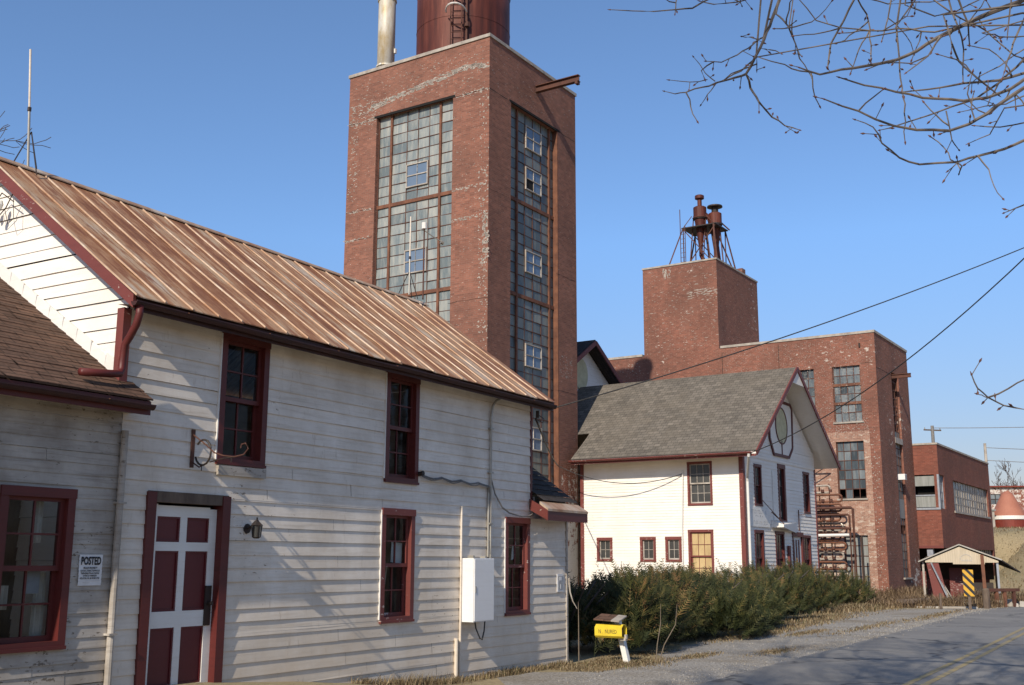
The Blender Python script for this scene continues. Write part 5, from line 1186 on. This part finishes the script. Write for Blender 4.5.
mb=MB(); mb.tube([(0,0,-.3),(0,0,1.1)],1.32,40); mb.build('tank_wall','tankred',t)
mb=MB(); mb.tube([(0,0,1.1),(0,0,1.38)],[1.38,1.36],40); mb.build('rim','trimwhite',t)
mb=MB(); mb.tube([(0,0,1.38),(0,0,2.4),(0,0,3.1),(0,0,3.32)],[1.30,.80,.43,.2],40); o=mb.build('cone_roof','conered',t)
t=thing('concrete_block_shed','small pale concrete block shed between the pole and the red tank','shed',(37.05,87,3.8),0)
mb=MB(); mb.box(-.1,.75,0,1.5,0,1.9); mb.build('wall','conc',t)
mb=MB(); mb.box(-.2,.85,-.1,1.6,1.9,2.0); mb.build('roof','panel',t)
# ================================================================== VEGETATION
import numpy as np
def shrub(c,ru,rn,hh,seed,n,label):
    rg=np.random.default_rng(seed); V=[];Fc=[];Rn=[]
    bias=np.array([.55,.30,.0]); off=rg.uniform(-.14,.10); dead=rg.integers(9) if seed%2 else -1
    lob=[(rg.uniform(-.75,.75)*ru,rg.uniform(-.65,.65)*rn,rg.uniform(.55,1.0)*hh,rg.uniform(.75,1.15)) for _ in range(9)]
    for i in range(n):
        li_=rg.integers(len(lob)); l=lob[li_]
        th=rg.uniform(0,2*math.pi); ph=math.acos(rg.uniform(-.25,1)); q=rg.uniform(.45,1)**.45
        d=np.array([math.sin(ph)*math.cos(th),math.sin(ph)*math.sin(th),math.cos(ph)])
        rad=np.array([.95*l[3],.85*l[3],l[2]*.58])
        p=np.array([l[0],l[1],l[2]*(.42 if i%3 else .24)])+d*rad*q*(1 if i%3 else np.array([1.1,1.1,.8]))
        if p[2]<.03: p[2]=rg.uniform(.03,.3)
        dirv=d*.75+bias+np.array([0,0,.42])+rg.normal(0,.22,3); dirv/=np.linalg.norm(dirv)
        L=rg.uniform(.26,.58)*(1.25 if q>.9 else .9)*(1.35 if rg.uniform()<.06 else 1); side=np.cross(dirv,rg.normal(0,1,3)); side/=np.linalg.norm(side)+1e-9
        base=p-dirv*L*.4; tone=off+(.42 if (li_==dead and rg.uniform()<.45) else 0)+rg.uniform(0,1)*.72+(.15 if q>.93 and d[2]>.2 else 0)
        m=8; o=len(V); w=.006
        V+= [base-side*w,base+side*w,base+dirv*L]; Fc.append((o,o+1,o+2)); Rn.append(min(1,tone+.25))
        for k in range(m):
            f=.12+.8*k/m; b=base+dirv*L*f; ll=.085*(1.15-f*.7)*rg.uniform(.7,1.3)*1.25
            for sg in (1,-1):
                tip=b+side*sg*ll+dirv*ll*.9+rg.normal(0,.012,3); o=len(V); ww=dirv*.013
                V+=[b-ww,b+ww*1.3,tip]; Fc.append((o,o+1,o+2)); Rn.append(min(1.,max(0.,tone+rg.uniform(-.12,.22)+(.12 if f>.8 else 0))))
    t=thing('evergreen_shrub',label,'shrub',c,A_RZ,'row of yew shrubs')
    me=bpy.data.meshes.new('foliage'); me.from_pydata([tuple(v) for v in V],[],Fc); a=me.attributes.new('rnd','FLOAT','FACE'); a.data.foreach_set('value',Rn); me.materials.append(MT['yew'])
    o=bpy.data.objects.new('foliage',me); COL.objects.link(o); o.parent=t
    mb=MB(); rr=random.Random(seed)
    for k in range(9):
        a=rr.uniform(0,6.28); r1=rr.uniform(.3,.8); mb.tube([(rr.uniform(-.2,.2),rr.uniform(-.2,.2),0),(r1*ru*.4*math.cos(a),r1*rn*.4*math.sin(a),hh*.4),(r1*ru*math.cos(a),r1*rn*math.sin(a),hh*.8)],[.04,.028,.01],5)
    mb.build('stem','farbark',t)
SH=[(1.95,-1.6,1.9,1.8,1.58,'dark evergreen shrub in the shade, leftmost in the row next to the clapboard house'),
(5.2,-1.35,1.9,1.7,1.50,'evergreen shrub second from the left in the row, behind the yellow newspaper box'),
(8.4,-1.4,2.0,1.6,1.45,'evergreen shrub third from the left, below the small windows of the white wall'),
(11.6,-1.8,2.1,1.6,1.5,'evergreen shrub in the middle of the row, below the boarded yellow window'),
(15.2,-2.6,2.3,1.6,1.62,'evergreen shrub below the near corner of the white gabled building'),
(19.2,-3.0,2.4,1.6,1.72,'evergreen shrub below the left half of the white gable'),
(23.4,-3.3,2.5,1.7,1.70,'evergreen shrub below the striped door of the white gable'),
(27.6,-3.6,2.4,1.7,1.50,'rightmost evergreen shrub of the row, in front of the pipe rack')]
for i,(u,n,ru,rn,hh,lb) in enumerate(SH): shrub(FA(u,-(n+.45),0),ru*1.04,rn*1.1,hh*1.06,100+i,2900 if i<4 else 2300,lb)
t=thing('dead_clump','round tan clump caught in the top of the second shrub','dead plant',FA(4.2,1.5,1.2))
mb=MB(); rr=random.Random(2)
for _ in range(260):
    a,b=rr.uniform(0,6.28),math.acos(rr.uniform(-1,1)); p=Vector((math.sin(b)*math.cos(a),math.sin(b)*math.sin(a),math.cos(b)))*rr.uniform(.10,.16); q=Vector((rr.gauss(0,1),rr.gauss(0,1),rr.gauss(0,1))).normalized()*.05
    s=p.cross(q).normalized()*.02; mb.quad(p-q-s,p+q-s,p+q+s,p-q+s,r=rr.uniform(.3,.6))
mb.build('tuft','weed',t)
# grass and weeds
def blades(name,areas,label,mat='straw'):
    rg=np.random.default_rng(7); V=[];Fc=[];Rn=[]
    for (fn,n,h0,h1,wd) in areas:
        for _ in range(n):
            x,y=fn(rg); z=h(x,y); hh=rg.uniform(h0,h1); a=rg.uniform(0,6.28); ln=rg.uniform(.2,1.2)*hh; w=wd*rg.uniform(.6,1.4)
            px,py=math.cos(a+1.57)*w,math.sin(a+1.57)*w; o=len(V)
            V+=[(x-px,y-py,z),(x+px,y+py,z),(x+math.cos(a)*ln*.4+px*.7,y+math.sin(a)*ln*.4+py*.7,z+hh*.6),(x+math.cos(a)*ln*.4-px*.7,y+math.sin(a)*ln*.4-py*.7,z+hh*.6),(x+math.cos(a)*ln,y+math.sin(a)*ln,z+hh*rg.uniform(.7,1))]
            Fc+=[(o,o+1,o+2,o+3),(o+3,o+2,o+4)]; r=rg.uniform(0,1); Rn+=[r,r]
    me=bpy.data.meshes.new(name); me.from_pydata(V,[],Fc); a=me.attributes.new('rnd','FLOAT','FACE'); a.data.foreach_set('value',Rn); me.materials.append(MT[mat])
    o=bpy.data.objects.new(name,me); COL.objects.link(o); o['kind']='stuff'; o['label']=label; return o
def reg(u0,u1,n0,n1):
    def f(g):
        q=FA(g.uniform(u0,u1),-g.uniform(n0,n1),0); return q.x,q.y
    return f
def blob(u,n,su,sn):
    def f(g):
        q=FA(u+g.normal(0,su),-(n+g.normal(0,sn)),0); return q.x,q.y
    return f
blades('dry_grass',[(reg(-6,-.2,.03,.26),2600,.03,.12,.005),(blob(-2.3,.12,.5,.08),300,.05,.16,.005),(reg(-1.2,.9,.2,1.2),2600,.015,.06,.006),(blob(.6,.95,.5,.28),2600,.02,.09,.006),
 (blob(-4.6,.25,.5,.08),400,.08,.22,.004),(reg(.9,4,.0,.6),900,.01,.05,.008),
 (blob(2.6,1.4,.45,.12),900,.015,.06,.007),(blob(4.4,2.3,.5,.12),800,.015,.06,.007),(blob(9.2,.45,1.4,.16),1500,.02,.09,.009),(blob(10.5,1.2,.8,.12),700,.02,.08,.008),(blob(13,.2,1.5,.2),700,.03,.14,.01),(blob(17,-.5,2,.35),2000,.03,.16,.011),
 (blob(14,1.9,2.0,.14),700,.02,.08,.01),(blob(22,2.2,2.5,.15),800,.02,.08,.012),(blob(25,-1.3,2.0,.5),2500,.05,.28,.013),(reg(6,27,-.5,.4),900,.02,.07,.009)],
 'short dead grass and straw growing through the gravel')
def regM(x0,x1,y0,y1):
    def f(g):
        q=FM(g.uniform(x0,x1),g.uniform(y0,y1),0); return q.x,q.y
    return f
def xy(x0,x1,y0,y1):
    return lambda g:(g.uniform(x0,x1),g.uniform(y0,y1))
blades('dead_weeds',[(regM(-4,7,-3.2,-.2),5200,.15,.75,.012),(regM(-9,0,-3.5,2),3200,.1,.5,.012),(xy(15.8,19.2,43.6,46.2),3200,.1,.6,.012),(xy(18.6,21.0,45.0,47.5),1800,.2,.85,.012),(xy(14.0,17,43.4,48),2600,.1,.5,.012)],'tall dead weeds around the factory corner and the collapsing shed','weed')
blades('hill_grass',[(xy(27,42,52,92),9000,.05,.2,.02),(xy(21,30,47,60),3500,.05,.25,.015)],'short dry grass on the hillside')
# saplings by the newspaper box
for i,(px_,py_,hh,lean,lb) in enumerate(((2.55,20.05,1.0,.12,'bare thin sapling stem, upright, just right of the yellow newspaper box'),(2.6,20.0,1.0,.38,'bare thin sapling stem leaning right, beside the yellow newspaper box'),(1.17,19.6,1.05,.0,'bare thin brown stem between the house corner and the yellow newspaper box'))):
    t=thing('bare_sapling',lb,'sapling',(px_,py_,0),0,'bare stems by the newspaper box')
    mb=MB(); mb.tube([(0,0,0),(lean*.25,0,hh*.3),(lean*.8,0,hh*.65),(lean*.9,.02,hh)],[.011,.010,.008,.003],6); mb.build('stem','twig',t)
# ---- trees
def rotv(v,ax,a): return Matrix.Rotation(a,3,ax)@v
def grow(mb,p,d,L,r,depth,rr,up=.05,spread=.6,minr=.003,wob=.18,kids=(2,4),n=5):
    pts=[p.copy()]; rad=[r]; q=p.copy(); dd=d.normalized(); pos=[]
    for i in range(n):
        dd=(dd+Vector((rr.gauss(0,wob),rr.gauss(0,wob),rr.gauss(0,wob)+up))).normalized(); q=q+dd*(L/n); pts.append(q.copy()); rad.append(max(minr,r*(1-.62*(i+1)/n))); pos.append((q.copy(),dd.copy(),rad[-1]))
    mb.tube(pts,rad,7 if r>.03 else 4,cap=False)
    if depth>0:
        for _ in range(rr.randint(*kids)+ (1 if depth>2 else 0)):
            i=rr.randint(1,n-1); qq,d2,r2=pos[i]; ax=d2.cross(Vector((rr.gauss(0,1),rr.gauss(0,1),rr.gauss(0,1)))).normalized()
            grow(mb,qq,rotv(d2,ax,rr.uniform(.35,1)*spread*1.4),L*rr.uniform(.45,.75),r2*rr.uniform(.55,.75),depth-1,rr,up,spread,minr,wob,kids,n)
        grow(mb,pts[-1],dd,L*.6,rad[-1]*.9,depth-1,rr,up,spread,minr,wob,kids,n)
BR=[([(2.196,8.316,6.3),(2.103,8.262,6.073),(1.999,8.116,5.829),(1.91,8.091,5.652),(1.864,8.214,5.574),(1.916,8.307,5.496),(1.93,8.097,5.284),(2.059,8.227,5.214),(2.168,8.264,5.157),(2.236,8.086,5.048)],0.0154,0.0044),
([(1.85,8.153,5.545),(1.812,8.292,5.584),(1.744,8.3,5.566),(1.617,8.193,5.488),(1.494,8.093,5.406),(1.358,8.089,5.359),(1.29,8.197,5.394),(1.222,8.309,5.466)],0.0102,0.0033),
([(1.972,8.312,5.759),(1.867,8.404,5.688),(1.751,8.406,5.627)],0.0074,0.0067),
([(2.035,8.26,5.921),(1.995,8.314,5.92),(1.886,8.205,5.79),(1.775,8.091,5.679),(1.646,8.092,5.615),(1.543,8.18,5.666)],0.0073,0.004),
([(1.974,8.224,5.881),(1.933,8.32,5.946),(1.848,8.241,5.911)],0.0051,0.0037),
([(2.098,8.107,6.038),(2.121,8.001,5.937),(2.138,7.891,5.807),(2.222,8.085,5.815),(2.242,8.051,5.698),(2.225,7.881,5.566)],0.0079,0.005),
([(2.201,8.118,5.941),(2.205,7.926,5.884)],0.005,0.0036),
([(1.975,8.141,5.76),(2.052,8.173,5.763),(2.094,7.98,5.636)],0.0058,0.004),
([(1.933,8.117,5.673),(1.952,8.216,5.611)],0.0051,0.0043),
([(1.609,8.188,5.499),(1.539,8.22,5.583),(1.471,8.344,5.781)],0.0048,0.003),
([(1.553,8.213,5.525),(1.408,8.18,5.488),(1.253,8.213,5.519)],0.0044,0.003),
([(1.568,7.988,5.377),(1.515,8.029,5.315),(1.49,8.182,5.296)],0.0043,0.0029),
([(1.683,8.491,6.394),(1.498,8.482,6.286),(1.363,8.538,6.302),(1.093,8.548,6.292),(0.822,8.557,6.31)],0.0084,0.0038),
([(2.002,8.488,6.393),(1.902,8.592,6.403),(1.706,8.618,6.396),(1.582,8.581,6.405)],0.0068,0.0045),
([(1.404,8.678,6.495),(1.355,8.507,6.246)],0.0058,0.0046),
([(1.887,8.423,6.348),(1.942,8.607,6.375)],0.0049,0.0038),
([(1.895,7.923,5.58),(2.091,7.888,5.501),(2.189,7.833,5.423),(2.392,8.002,5.473)],0.0042,0.007),
([(3.903,7.703,5.956),(3.642,7.706,5.851),(3.417,7.716,5.748),(3.209,7.719,5.641),(3.034,7.683,5.516),(2.849,7.61,5.409),(2.618,7.583,5.349),(2.41,7.538,5.297),(2.239,7.488,5.234),(2.095,7.486,5.285)],0.0203,0.0061),
([(3.204,7.747,5.704),(2.925,7.768,5.742),(2.708,7.727,5.703),(2.479,7.697,5.711),(2.278,7.645,5.743),(2.127,7.587,5.902)],0.0069,0.0041),
([(3.747,7.503,5.22),(3.629,7.511,5.137),(3.435,7.474,5.051),(3.239,7.415,5.002),(2.962,7.455,5.041),(2.758,7.41,5.065),(2.527,7.399,5.111),(2.334,7.346,5.146)],0.0139,0.0053),
([(3.641,7.303,5.062),(3.487,7.32,4.961),(3.334,7.274,4.842),(3.164,7.181,4.728),(2.989,7.11,4.648),(2.766,7.104,4.651),(2.6,7.081,4.672),(2.367,7.081,4.778),(2.141,7.081,4.862)],0.0154,0.0055),
([(3.656,7.403,4.705),(3.504,7.42,4.639),(3.306,7.407,4.581),(3.134,7.349,4.513),(2.873,7.37,4.502),(2.704,7.293,4.522),(2.557,7.207,4.596),(2.501,7.199,4.71),(2.409,7.279,4.797)],0.0111,0.0039),
([(3.073,7.22,4.457),(3.117,7.246,4.445),(3.16,7.406,4.445)],0.0052,0.0052),
([(3.073,7.22,4.457),(2.994,7.19,4.388)],0.0042,0.0042),
([(3.8,7.603,5.31),(3.599,7.617,5.253),(3.337,7.616,5.229),(3.16,7.616,5.193),(2.878,7.62,5.159)],0.0117,0.005),
([(3.861,7.703,5.481),(3.644,7.717,5.276),(3.457,7.714,5.145),(3.263,7.678,5.071),(3.062,7.622,4.977),(2.816,7.61,4.891),(2.659,7.515,4.817)],0.0102,0.0037),
([(2.634,7.788,6.014),(2.566,7.889,5.871),(2.488,7.998,5.729),(2.446,7.972,5.52)],0.0092,0.007),
([(2.676,7.89,6.07),(2.824,8.105,6.035),(2.814,8.027,5.87),(2.753,7.88,5.514)],0.0071,0.0057),
([(2.933,7.789,5.76),(2.925,7.753,5.49),(2.867,7.581,5.107)],0.0079,0.0055),
([(2.978,7.967,6.113),(2.952,8.002,5.952),(2.839,7.857,5.684)],0.007,0.0049),
([(3.161,7.914,6.085),(2.964,7.868,5.813)],0.007,0.0056),
([(3.188,7.615,5.597),(3.045,7.499,5.391),(2.868,7.48,5.249)],0.0081,0.0044),
([(3.251,7.567,5.896),(3.288,7.524,5.639),(3.402,7.716,5.546),(3.335,7.619,5.241)],0.0075,0.0054),
([(3.302,7.517,5.869),(3.391,7.58,5.689),(3.451,7.72,5.595)],0.0088,0.0058),
([(3.174,7.497,5.716),(3.181,7.401,5.436),(3.312,7.606,5.398),(3.364,7.433,5.179),(3.544,7.522,5.095)],0.008,0.0067),
([(3.79,7.503,5.718),(3.675,7.505,5.489),(3.532,7.375,5.209)],0.0086,0.0059),
([(3.664,7.438,5.827),(3.645,7.517,5.553)],0.0073,0.005),
([(3.05,7.279,4.865),(3.042,7.201,4.618),(3.174,7.406,4.625)],0.0055,0.0039),
([(3.423,7.195,4.853),(3.352,7.296,4.699),(3.214,7.32,4.643)],0.0058,0.0032),
([(3.618,7.303,4.793),(3.439,7.319,4.763),(3.261,7.314,4.771)],0.0058,0.0042),
([(3.355,7.29,5.465),(3.628,7.519,5.55),(3.666,7.285,5.44)],0.005,0.0059),
([(3.2,7.77,6.006),(3.359,7.636,5.762),(3.607,7.782,5.74),(3.695,7.602,5.472),(3.918,7.82,5.513)],0.0069,0.0055),
([(3.16,7.08,4.715),(3.192,7.198,4.853),(3.274,7.316,5.025)],0.0058,0.0042),
([(2.707,7.9,6.075),(2.997,8.102,6.126),(3.274,7.957,6.066),(3.575,8.007,6.137)],0.0054,0.0054),
([(3.098,8.015,6.071),(3.233,7.784,5.855),(3.48,7.993,6.001),(3.638,7.803,6.026)],0.0063,0.0056),
([(3.685,7.403,5.043),(3.543,7.418,4.98),(3.375,7.382,4.948),(3.172,7.336,4.882)],0.0059,0.0033),
([(3.817,7.603,5.505),(3.619,7.619,5.368),(3.457,7.601,5.28),(3.297,7.507,5.141)],0.0057,0.0033),
([(3.565,7.303,4.19),(3.489,7.295,4.158),(3.348,7.177,4.084)],0.0064,0.0032),
([(3.346,7.103,2.724),(3.211,7.12,2.754),(3.09,7.068,2.798),(2.97,6.935,2.837),(2.92,6.89,2.915)],0.0056,0.0047),
([(3.02,6.909,2.771),(3.049,7.061,2.813),(3.038,7.11,2.827)],0.0037,0.0031)]
# overhanging bare tree on the right, trunk just out of the picture
rr=random.Random(77)
t=thing('bare_tree','big bare tree whose grey budded branches hang across the upper right sky','tree',(7.9,6.3,0))
O=Vector((7.9,6.3,0)); mb=MB(); trunk=[Vector((0,0,-.2)),Vector((.05,0,1.2)),Vector((0,.1,3)),Vector((-.15,.2,4.6)),Vector((-.3,.35,6.2)),Vector((-.35,.5,8.5)),Vector((-.2,.7,11.5))]
mb.tube(trunk,[.36,.28,.25,.22,.18,.12,.05],14,cap=False); mb.build('trunk','bark',t,smooth=True)
cr=MB(); bud=MB()
limbA=[Vector((-.25,.3,5.6)),Vector((-1.8,.7,7.4)),Vector((-3.6,1.2,8.3)),Vector((-5.6,1.8,8.7)),Vector((-7.6,2.2,8.9)),Vector((-9.2,2.8,9.3))]
cr.tube(limbA,[.13,.10,.08,.06,.04,.02],8,cap=False)
limbB=[Vector((-.15,.2,4.5)),Vector((-1.3,.5,4.9)),Vector((-2.6,.8,5.3)),Vector((-3.5,1.1,5.6))]
cr.tube(limbB,[.11,.085,.06,.045],8,cap=False)
limbC=[Vector((-.1,.15,3.6)),Vector((-1.4,.3,4.0)),Vector((-2.8,.6,4.45)),Vector((-3.6,.9,4.75))]
cr.tube(limbC,[.09,.07,.05,.035],8,cap=False)
def near(limbs,p):
    best=None
    for L in limbs:
        for a,b in zip(L,L[1:]):
            for k in range(6):
                q=a.lerp(b,k/5); d=(q-p).length
                if best is None or d<best[0]: best=(d,q)
    return best[1]
for pts,ra,rb in BR:
    P=[Vector(p)-O for p in pts]; m=len(P)
    # subdivide with a little waviness
    Q=[];Rr=[]
    for i in range(m-1):
        seg=(P[i+1]-P[i]).length; k=max(2,int(seg/.09))
        for j in range(k):
            f=j/k; Q.append(P[i].lerp(P[i+1],f)+Vector((rr.gauss(0,.0025),rr.gauss(0,.006),rr.gauss(0,.0025))) if j else P[i]); Rr.append(ra+(rb-ra)*((i+f)/(m-1)))
    Q.append(P[-1]); Rr.append(rb*.8)
    # knobbly buds/spurs
    for i in range(1,len(Q)):
        if rr.random()<.42:
            d=(Q[i]-Q[i-1]).normalized(); ax=Vector((rr.gauss(0,1),rr.gauss(0,.5),rr.gauss(0,1))).normalized(); s=(d*.7+ax*.9).normalized(); L=rr.choice((.02,.03,.05,.09))
            e=Q[i]+s*L; cr.tube([Q[i],e],[max(.003,Rr[i]*.45),.0028],4,cap=False); bud.tube([e,e+s*.016,e+s*.036],[.003,.0085,.001],5,cap=False)
        if rr.random()<.13 and Rr[i]>.004:
            d=(Q[i]-Q[i-1]).normalized(); ax=Vector((rr.gauss(0,1),rr.gauss(0,.3),rr.gauss(0,1))).normalized(); s=(d*.6+ax).normalized(); p=Q[i]; tp=[p]
            for _ in range(rr.randint(3,6)): 
                s=(s+Vector((rr.gauss(0,.25),rr.gauss(0,.2),rr.gauss(0,.25)))).normalized(); p=p+s*.07; tp.append(p)
            cr.tube(tp,[.0062-.003*i_/len(tp) for i_ in range(len(tp))],4,cap=False); bud.tube([p,p+s*.016,p+s*.036],[.003,.008,.001],5,cap=False)
    bud.tube([Q[-1],Q[-1]+(Q[-1]-Q[-2]).normalized()*.03],[.007,.001],5,cap=False)
    st=P[0]; wl_=Vector(pts[0])
    if ra>.0045 and (st.z> 5.6 or st.x>-4.6):
        tgt=near([limbA] if st.z>5.75 else [limbB,limbC],st)
        mid=(st+tgt)/2+Vector((0,0,.12)); Q=[tgt,mid,P[0]]+Q[1:]; Rr=[ra*1.5,ra*1.2]+Rr
    cr.tube(Q,[r_*.98 for r_ in Rr],6 if ra>.01 else 5,cap=True)
for k in range(9):
    f=.25+.7*k/9; i=int(f*5); p=limbA[i].lerp(limbA[i+1],f*5-i)
    grow(cr,p,Vector((rr.uniform(-.9,.3),rr.uniform(-.3,1),rr.uniform(.5,1))),rr.uniform(1.2,2.2),.035,3,rr,up=.08,kids=(2,3),n=4,minr=.004)
for k in range(8):
    p=trunk[4].lerp(trunk[6],k/8); grow(cr,p,Vector((rr.uniform(-1,1),rr.uniform(-1,1),rr.uniform(.3,1))),rr.uniform(2,3),.06,3,rr,up=.06,kids=(2,3),n=4,minr=.004)
cr.build('crown','bark',t); o=bud.build('buds','bud',t); o['kind']='stuff'
def baretree(loc,hh,r,label,seed,depth=4,spread=.6,mat='farbark',minr=.006,nl=7):
    rr=random.Random(seed); t=thing('bare_tree',label,'tree',loc); mb=MB(); P=[Vector((0,0,-.2))]; Rr=[r]
    for i in range(6): P.append(Vector((rr.gauss(0,.12)*(i+1)*.4,rr.gauss(0,.12)*(i+1)*.4,hh*.72*(i+1)/6))); Rr.append(r*(1-.75*(i+1)/6))
    mb.tube(P,Rr,8,cap=False); mb.build('trunk',mat,t); mb=MB()
    for k in range(nl):
        f=.35+.65*k/nl; i=min(5,int(f*6)); p=P[i].lerp(P[i+1],f*6-i); a=k*2.4+rr.uniform(-.4,.4)
        grow(mb,p,Vector((math.cos(a),math.sin(a),rr.uniform(.5,1.1))),hh*rr.uniform(.22,.32),Rr[i]*.5,depth-1,rr,up=.1,spread=spread,kids=(2,3),n=4,minr=minr)
    grow(mb,P[-1],Vector((0,0,1)),hh*.3,Rr[-1],depth-1,rr,up=.1,kids=(2,3),n=4,minr=minr)
    mb.build('crown',mat,t)
baretree((-16.1,25.5,0),13.2,.24,'bare tree behind the left end of the tin roofed house',5,depth=4,minr=.010)
baretree((-.8,-3.2,0),18,.34,'tall bare tree standing behind the viewpoint, its branch shadows crossing the road',21,depth=5,minr=.012,nl=9,mat='bark')
baretree((56.2,125,4.2),6.8,.16,'distant bare tree above the brick house on the hill',9,depth=4,minr=.018,nl=8)
# low wooded ridge on the horizon
mb=MB(); rr=random.Random(5); pts=[]
for i in range(121):
    a=R(-75+150*i/120); d=360; pts.append((d*math.sin(a),d*math.cos(a),7+3*math.sin(i*.21)+2*math.sin(i*.53+1)+rr.uniform(-.6,.6)))
for a,b in zip(pts,pts[1:]):
    mb.quad((a[0]*.86,a[1]*.86,0),(b[0]*.86,b[1]*.86,0),b,a); mb.quad(a,b,(b[0]*1.1,b[1]*1.1,0),(a[0]*1.1,a[1]*1.1,0))
struct(mb.build('hills','farbark',None,'low wooded ridge on the horizon'))

# loose stones along the crumbling road edge and over the shoulder
mb=MB(); rr=random.Random(44)
for _ in range(2000):
    k=rr.random()
    if k<.6: u=rr.uniform(-4,32); n=3.05+rr.gauss(-.22,.22)
    else: u=rr.uniform(-3,20); n=rr.uniform(.9,3.0)
    if u>29: n+=.35*(u-29)*.3
    p=FA(u,-n,.01); s=rr.uniform(.004,.013)*(1+max(u,0)/26); a=rr.uniform(0,3); dx,dy=s*math.cos(a),s*math.sin(a)
    if n>3.05: p.z=.032
    mb.hexa([(p.x-dx,p.y-dy,p.z-.01),(p.x+dy,p.y-dx,p.z-.01),(p.x+dx,p.y+dy,p.z-.01),(p.x-dy,p.y+dx,p.z-.01),(p.x-dx*.7,p.y-dy*.6,p.z+s*.7),(p.x+dy*.8,p.y-dx*.7,p.z+s*.6),(p.x+dx*.7,p.y+dy*.8,p.z+s*.7),(p.x-dy*.6,p.y+dx*.7,p.z+s*.8)])
o=mb.build('loose_stones','gravel'); o['kind']='stuff'; o['label']='loose stones scattered over the shoulder and the road edge'
